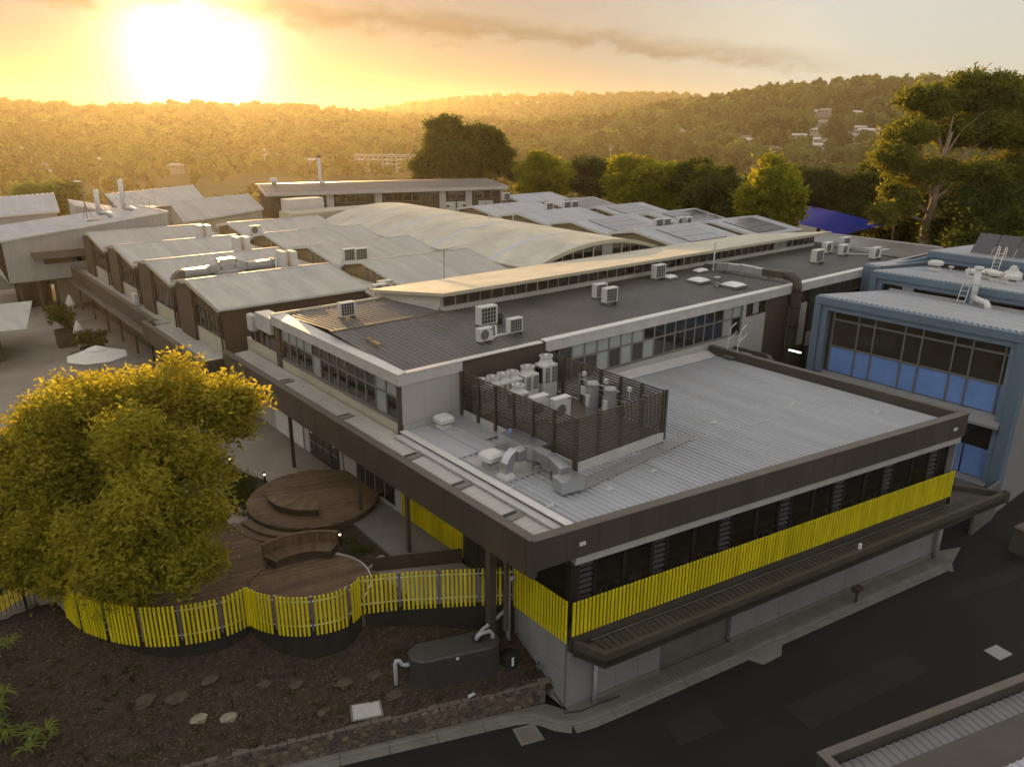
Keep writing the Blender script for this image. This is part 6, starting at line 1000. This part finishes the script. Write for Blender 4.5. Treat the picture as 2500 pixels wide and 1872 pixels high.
# shrubs
def shrub(name, lb, c, rx, rz, leaf, per=14, ln=.14, wd=.06, cl=9, grp=None):
    o = thing(name, lb, 'shrub', (c[0],c[1],c[2]-rz), group=grp); V, _ = leafset(auto(c, rx, rz, 5), per, cl, ln, wd, .12, .05); add_mesh('foliage', quads('foliage', V, leaf), o, c); part('stem', MB().tube([(c[0],c[1],c[2]-rz*1.1),(c[0],c[1],c[2])], .04, 6), 'bark', o)
for i, (x_, y_, z, rx, rz, pw, ph) in enumerate(((11.35,72.0,6.0,1.25,1.2,.75,1.4),(12.4,67.6,4.9,1.6,.75,.9,.7))):
    o = thing('planter_box', f'{"tall" if i == 0 else "low"} dark planter box holding a shrub in the courtyard', 'planter', (x_,y_,3.5), group='planters'); part('box', MB().bev(x_-pw,x_+pw,y_-pw*.8,y_+pw*.8,3.5,3.5+ph,.04), 'planter', o); part('soil', MB().box(x_-pw+.08,x_+pw-.08,y_-pw*.8+.08,y_+pw*.8-.08,3.5+ph,3.5+ph+.01), 'mulch', o)
    shrub('planter_shrub', f'leafy shrub in the {"tall" if i == 0 else "low"} courtyard planter', (x_,y_,z), rx, rz, 'leaf_shrub', 5, .2, .1, 14)
for i, (x_, y_) in enumerate(((12.6,38.6),(12.9,37.6),(12.2,37.0),(12.6,36.4),(11.8,36.2),(11.9,35.4))): shrub('hedge_shrub', f'low shrub in the hedge bed beside the stage deck, {NTH[i]} from the shutters', (x_,y_,3.75), .62, .3, 'leaf_shrub', 12, .1, .05, 8, 'hedge shrubs')
for i, (x_, y_) in enumerate(((14.2,28.6),(13.9,27.6),(14.4,27.4),(13.6,29.4))): shrub('low_shrub', f'tiny low shrub in the small bed beside the ramp, {NTH[i]} planted', (x_,y_,3.72), .35, .15, 'leaf_dark', 14, .09, .04, 7, 'shrubs in the small bed')
# strappy plants at the left edge
for i, (x_, y_, s_) in enumerate(((.75,29.6,1.0),(.42,27.6,1.1),(.4,26.5,.9),(1.05,26.0,1.05),(.1,27.0,1.0))):
    z = bed_z(x_, y_); b = MB()
    for st_ in range(4):
        sx_, sy_ = x_+random.uniform(-.35,.35), y_+random.uniform(-.35,.35); h = random.uniform(.3,.8)*s_
        for k in range(13):
            a = random.random()*6.28; l = random.uniform(.3,.55)*s_; w_ = .03; ca, sa = math.cos(a), math.sin(a); pts = [(0,0),(l*.4,l*.35),(l*.8,l*.30),(l*1.1,l*.05)]; v = []
            for q, (r_, hh) in enumerate(pts): ww = w_*(1,1.2,.9,.1)[q]; v += [(sx_+ca*r_-sa*ww,sy_+sa*r_+ca*ww,z+h+hh),(sx_+ca*r_+sa*ww,sy_+sa*r_-ca*ww,z+h+hh)]
            b.add(v, [(2*q,2*q+1,2*q+3,2*q+2) for q in range(3)])
    o = thing('strappy_plant', f'green strap-leaved plant at the left edge of the garden bed, {("highest up","second from top","lowest","rightmost","middle")[i]}', 'plant', (x_,y_,z), group='strap-leaved plants'); part('leaves', b, 'leaf_strap', o)
    part('stem', MB().tube([(x_,y_,z-.05),(x_,y_,z+.5*s_)], .02, 5), 'bark', o)
# blue shade sail
o = thing('shade_sail', 'large dark blue shade sail between posts beyond the dark roof', 'shade sail', (106,58,3.2)); cs_ = [Vector(p) for p in ((100.5,59.2,8.0),(96.2,50.6,7.7),(108.5,49.6,8.2),(118,69.5,9.0))]; n = 17; v = []
for i in range(n):
    for j in range(n):
        u, q = i/(n-1), j/(n-1); p = cs_[0].lerp(cs_[1], u).lerp(cs_[3].lerp(cs_[2], u), q); e = 1-.16*math.sin(math.pi*u)*0; inw = (Vector((105.8,57.2,8.4))-p)*(.10*(abs(2*u-1)**6*math.sin(math.pi*q)+abs(2*q-1)**6*math.sin(math.pi*u))); p = p+inw; v.append((p.x, p.y, p.z+.9*math.sin(math.pi*u)*math.sin(math.pi*q)))
part('sail_cloth', MB().add(v, [(i*n+j,(i+1)*n+j,(i+1)*n+j+1,i*n+j+1) for i in range(n-1) for j in range(n-1)]), 'sail', o, smooth=True)
for p in cs_: part('post', MB().tube([(p.x+.3*(p.x-106)/12,p.y+.3*(p.y-57)/12,3.0),(p.x,p.y,p.z+.1)], .14, 10), 'wood_pale', o)
single('play_area', MB().quad((86,38,3.51),(133,38,3.51),(133,80,3.51),(86,80,3.51)), 'concrete', kind='structure', base=(0,0,0))
# ================================================================ far town, houses, wooded hills, haze
HS = []
def mk_house(w_, d_, h_, rmat, wmat, hip=1):
    o = thing('hillside_house', 'x', 'house'); part('wall', MB().box(-w_/2,w_/2,-d_/2,d_/2,-4,h_), wmat, o, local=True); e = .6; rh = 1.7
    part('roof', MB().add([(-w_/2-e,-d_/2-e,h_),(w_/2+e,-d_/2-e,h_),(w_/2+e,d_/2+e,h_),(-w_/2-e,d_/2+e,h_),(-w_/2+hip*2.5,0,h_+rh),(w_/2-hip*2.5,0,h_+rh)], [(0,1,5,4),(1,2,5),(2,3,4,5),(3,0,4),(3,2,1,0)]), rmat, o, local=True)
    for i in range(3): part('window', MB().box(-w_/2+1.2+i*(w_-2.4)/3,-w_/2+2.6+i*(w_-2.4)/3,-d_/2-.06,-d_/2-.01,h_-2.0,h_-.7), 'glass', o, local=True)
    return o
HA_ = [(59.72,.18),(60.35,.16),(61.58,.17),(62.26,.03),(55.12,.26),(60.32,-.62),(60.44,-.37),(51.29,-1.36),(54.46,-1.69),(55.24,-2.0),(55.46,-1.54),(60.2,-2.06),(62.57,-.8),(63.84,-1.28),(62.55,-2.42),(52.72,-2.74),(39.66,-.28),(41.94,-.13),(44.64,-.03),(45.93,.01),(38.81,-.5),(41.25,-1.52),(47.25,-1.52),(47.97,-1.78),(42.69,-1.56),(62.29,-1.43),(60.95,-1.63),(59.88,-1.09),(58.89,-1.36),(38.67,-1.32),(46.4,-2.2),(44.9,-2.35),(43.2,-2.5),(40.8,-2.6),(42.0,-2.3),(47.8,-2.6),(49.8,-2.4),(57.0,-2.3),(58.3,-2.7),(36.8,-1.2),(35.5,-1.8),(9.2,-3.5),(10.4,-3.1),(12.6,-3.2),(14.5,-3.37),(16.9,-3.67),(19.5,-3.2),(23.0,-3.1),(25.5,-3.3),(8.3,-3.0),(27.2,-2.4),(68.5,-1.0),(69.8,-1.6),(67.6,-1.9),(70.5,-.9)]
HA_ += [(round(34+i*1.04+random.uniform(-.4,.4),2), round(random.uniform(-2.7,-.5),2)) for i in range(36)]
VAR = [('town_white','town_wall','white-roofed house among the hillside trees'),('town_grey','town_wall','grey-roofed house among the hillside trees'),('town_roof','town_white','brown-roofed pale house among the hillside trees'),('town_white','town_white','all-white house among the hillside trees')]
CNT = {}; HREG = {}
for i, (a, e) in enumerate(HA_): HREG.setdefault((i % 4, 'high on the right hill' if a > 50 and e > -.9 else 'on the lower right hillside' if a > 50 else 'on the middle hills' if a > 34 else 'in the hazy left valley'), []).append((a, e))
for i, (a, e) in enumerate(HA_):
    x, y, z = hit(a, e-.12); k_ = i % 4; w_ = 11+3*(i % 3); HS.append((x, y)); r_ = math.hypot(x, y)
    reg = 'high on the right hill' if a > 50 and e > -.9 else 'on the lower right hillside' if a > 50 else 'on the middle hills' if a > 34 else 'in the hazy left valley'; key_ = (k_, reg); CNT[key_] = CNT.get(key_, 0)+1; lab = VAR[k_][2].split(' among')[0]+' '+reg+', '+NTH[sorted(q[0] for q in HREG[key_]).index(a)]+' from left'
    place(f'house{k_}{i%3}', lambda: mk_house(w_, 9, 3.6+1.6*(i % 2), VAR[k_][0], VAR[k_][1], i % 2), (x,y,z+1.5), -math.atan2(x, y)+random.uniform(-.5,.5), lab, 'house', VAR[k_][2].split(' among')[0]+'s '+reg, min(1.15, .55+r_/1600))
def warehouse(lb, a, e, w_, d_, h_, mat):
    x, y, z = hit(a, e); o = thing('warehouse', lb, 'building', (x,y,z), -math.atan2(x, y)+.1); HS.append((x, y)); part('wall', MB().box(-w_/2,w_/2,0,d_,-3,h_), 'town_wall', o, local=True); part('roof', MB().add([(-w_/2-.5,-.5,h_),(w_/2+.5,-.5,h_),(w_/2+.5,d_+.5,h_),(-w_/2-.5,d_+.5,h_),(-w_/2-.5,d_/2,h_+1.8),(w_/2+.5,d_/2,h_+1.8)], [(0,1,5,4),(1,2,5),(2,3,4,5),(3,0,4),(3,2,1,0)]), mat, o, local=True)
    for j in range(5): part('door', MB().box(-w_/2+w_*(j+.2)/5,-w_/2+w_*(j+.7)/5,-.06,-.01,0,h_*.6), 'town_grey', o, local=True)
for lb, a, e, w_, d_, h_, m_ in (('long bright warehouse roof below the sunlit ridge',18.52,-2.75,38,30,7,'town_white'),('thin pale warehouse roof right of the sun rays',22.66,-2.8,34,20,6,'town_white'),('pale shed roof at the far left of the valley',7.68,-2.5,26,20,6,'town_white'),('small pale shed in the left valley',9.17,-3.9,18,12,5,'town_grey'),('low pale shed beyond the left box building',7.76,-4.6,22,12,5,'town_white'),('white flat warehouse beyond the golden trees',58.6,-3.05,42,26,6,'town_white'),('white warehouse behind the dark tree beside the golden tree',53.3,-3.35,20,16,7,'town_white'),('white shed behind the pale feathery tree',44.9,-3.5,18,10,6,'town_white'),('pale shed left of the willow',40.6,-4.0,16,10,5,'town_grey'),('grey valley shed below the right hill houses',61.3,-2.9,30,18,5,'town_grey')): warehouse(lb, a, e, w_, d_, h_, m_)
x, y, z = hit(31.2, -3.9); o = thing('apartment_block', 'long pale four-storey apartment block in the hazy valley', 'building', (x,y,z), -math.atan2(x, y)-.12); HS += [(x, y), (x+20, y-12), (x-20, y+12)]; part('wall', MB().box(-34,34,0,14,-4,14), 'town_wall', o, local=True); part('roof', MB().box(-34.5,34.5,-.5,14.5,14,14.6), 'town_grey', o, local=True)
for f_ in range(4):
    for i in range(17): part('window', MB().box(-32.6+i*4,-30.4+i*4,-.07,-.01,.8+f_*3.4,2.9+f_*3.4), 'glass', o, local=True)
    for i in range(6): part('balcony', MB().box(-31+i*11.5,-26+i*11.5,-1.8,-.08,.2+f_*3.4,1.3+f_*3.4), 'town_white', o, local=True)
for i in range(5): part('stair_tower', MB().box(-33+i*15,-30.5+i*15,-.4,2,14.6,16.2), 'town_wall', o, local=True)
x, y, z = hit(46.45, -4.0); o = thing('phone_mast', 'slim communications mast between the willow and the round golden tree', 'mast', (x,y,z)); s_ = math.hypot(x, y)/1901; zt = 22-math.hypot(x, y)*math.tan(R(2.05)); part('pole', MB().cyl(x,y,z-3,zt,.5,8,.3), 'town_grey', o); part('antenna', MB().cyl(x,y,zt-3,zt,1.3,8).cyl(x,y,zt,zt+1.5,.15,6), 'town_grey', o)
# tree prototypes kept in a collection that is not in the scene
PC = bpy.data.collections.new('tree_kinds')
def proto_tree(i, rx, rz, n, lf, nleaf, ln, wd, bare=0.3):
    bl = auto((0,0,rz*.95+bare*rz*2), rx, rz, n, .5); V, Cc = leafset(split(bl, 3, .45, .8), nleaf, 7, ln, wd, .5, .05, .5); me = quads('kind', V, lf); b = MB().tube([(0,0,-3),(0,0,rz*.8+bare*rz*2)], .35, 5); me2 = b.mesh('t'); bm_v = np.array(b.v); 
    o = bpy.data.objects.new(f'tree_kind_{i}', me); PC.objects.link(o)
    t_ = bpy.data.objects.new(f'tree_kind_{i}_trunk', me2); return o
protos_ = [proto_tree(0,5.2,5.2,7,'leaf_far',.42,1.9,1.1), proto_tree(1,4.8,5.4,7,'leaf_far',.45,1.7,1.0,.45), proto_tree(2,6.2,4.6,8,'leaf_far',.40,1.9,1.1,.5), proto_tree(3,4.4,5.0,7,'leaf_far',.45,1.6,1.0,.6), proto_tree(4,5.0,4.2,8,'leaf_far',.38,1.8,1.0,.9)]
HSa = np.array(HS)
def wood(name, label, n, r0, r1, s0, s1, p=1., thin=0.):
    r = np.sqrt(r0*r0+(r1*r1-r0*r0)*rng.random(n)); a = np.radians(rng.uniform(-6, 90, n)); x, y = r*np.sin(a), r*np.cos(a); keep = np.ones(n, bool)
    for hx, hy in HSa:
        d = math.hypot(hx, hy); ux, uy = hx/d, hy/d; s = (x-hx)*ux+(y-hy)*uy; l = np.abs((x-hx)*uy-(y-hy)*ux); keep &= ~((l < 11) & (s > -34) & (s < 9))
    if thin: keep &= (np.sin(x*.021)+np.cos(y*.017+1)+rng.normal(0, .6, n)) > thin
    keep &= ~((x > -75) & (x < 140) & (y < 205) & (r < 230)); x, y = x[keep], y[keep]; z = terrain(x, y); m = len(x)
    me = bpy.data.meshes.new(name); me.vertices.add(m); me.vertices.foreach_set('co', np.stack([x, y, z-.4], 1).astype(np.float32).ravel())
    for nm, val in (('s', s0+(s1-s0)*rng.random(m)**1.6), ('a', rng.random(m)*6.28)): me.attributes.new(nm, 'FLOAT', 'POINT').data.foreach_set('value', val.astype(np.float32))
    me.attributes.new('k', 'INT', 'POINT').data.foreach_set('value', rng.integers(0, 5, m).astype(np.int32)); me.update(); o = bpy.data.objects.new(name, me); C.objects.link(o); tag(o, label, 'trees', kind='stuff')
    ng = bpy.data.node_groups.new(name, 'GeometryNodeTree'); ng.interface.new_socket('Geometry', in_out='INPUT', socket_type='NodeSocketGeometry'); ng.interface.new_socket('Geometry', in_out='OUTPUT', socket_type='NodeSocketGeometry')
    N = ng.nodes; Lk = ng.links; gi, go = N.new('NodeGroupInput'), N.new('NodeGroupOutput'); ip = N.new('GeometryNodeInstanceOnPoints'); ci = N.new('GeometryNodeCollectionInfo'); ci.inputs['Collection'].default_value = PC; ci.inputs['Separate Children'].default_value = True; ci.inputs['Reset Children'].default_value = True
    def at_(nm, t): q = N.new('GeometryNodeInputNamedAttribute'); q.data_type = t; q.inputs[0].default_value = nm; return q.outputs[0]
    ip.inputs['Pick Instance'].default_value = True; cx_ = N.new('ShaderNodeCombineXYZ'); Lk.new(at_('a', 'FLOAT'), cx_.inputs[2]); er = N.new('FunctionNodeEulerToRotation'); Lk.new(cx_.outputs[0], er.inputs[0]); cs2 = N.new('ShaderNodeCombineXYZ'); sa_ = at_('s', 'FLOAT')
    for i in range(3): Lk.new(sa_, cs2.inputs[i])
    Lk.new(gi.outputs[0], ip.inputs['Points']); Lk.new(ci.outputs[0], ip.inputs['Instance']); Lk.new(at_('k', 'INT'), ip.inputs['Instance Index']); Lk.new(er.outputs[0], ip.inputs['Rotation']); Lk.new(cs2.outputs[0], ip.inputs['Scale']); Lk.new(ip.outputs[0], go.inputs[0])
    md = o.modifiers.new('woods', 'NODES'); md.node_group = ng
wood('wooded_hillside', 'hazy mass of trees covering the near hills', 10500, 740, 1460, .5, 1.75); wood('far_woods', 'distant tree line on the farthest ridge', 5200, 1750, 2430, 1.0, 1.9); wood('valley_trees', 'scattered trees filling the valley town', 3600, 330, 760, .5, 1.0, thin=.1)
# air
hzm = bpy.data.materials.new('haze'); hzm.use_nodes = True; nt = hzm.node_tree; nt.nodes.remove(nt.nodes['Principled BSDF']); pv = nt.nodes.new('ShaderNodeVolumePrincipled'); pv.inputs['Color'].default_value = (1, .88, .58, 1); pv.inputs['Density'].default_value = .00014; pv.inputs['Anisotropy'].default_value = .65; nt.links.new(pv.outputs[0], nt.nodes['Material Output'].inputs['Volume']); MATS['haze'] = hzm
single('haze', MB().box(-1500,2700,-300,2700,-45,86), 'haze', kind='stuff', base=(0,0,0)); tag(bpy.data.objects['haze'], 'golden morning haze over the valley', 'haze')
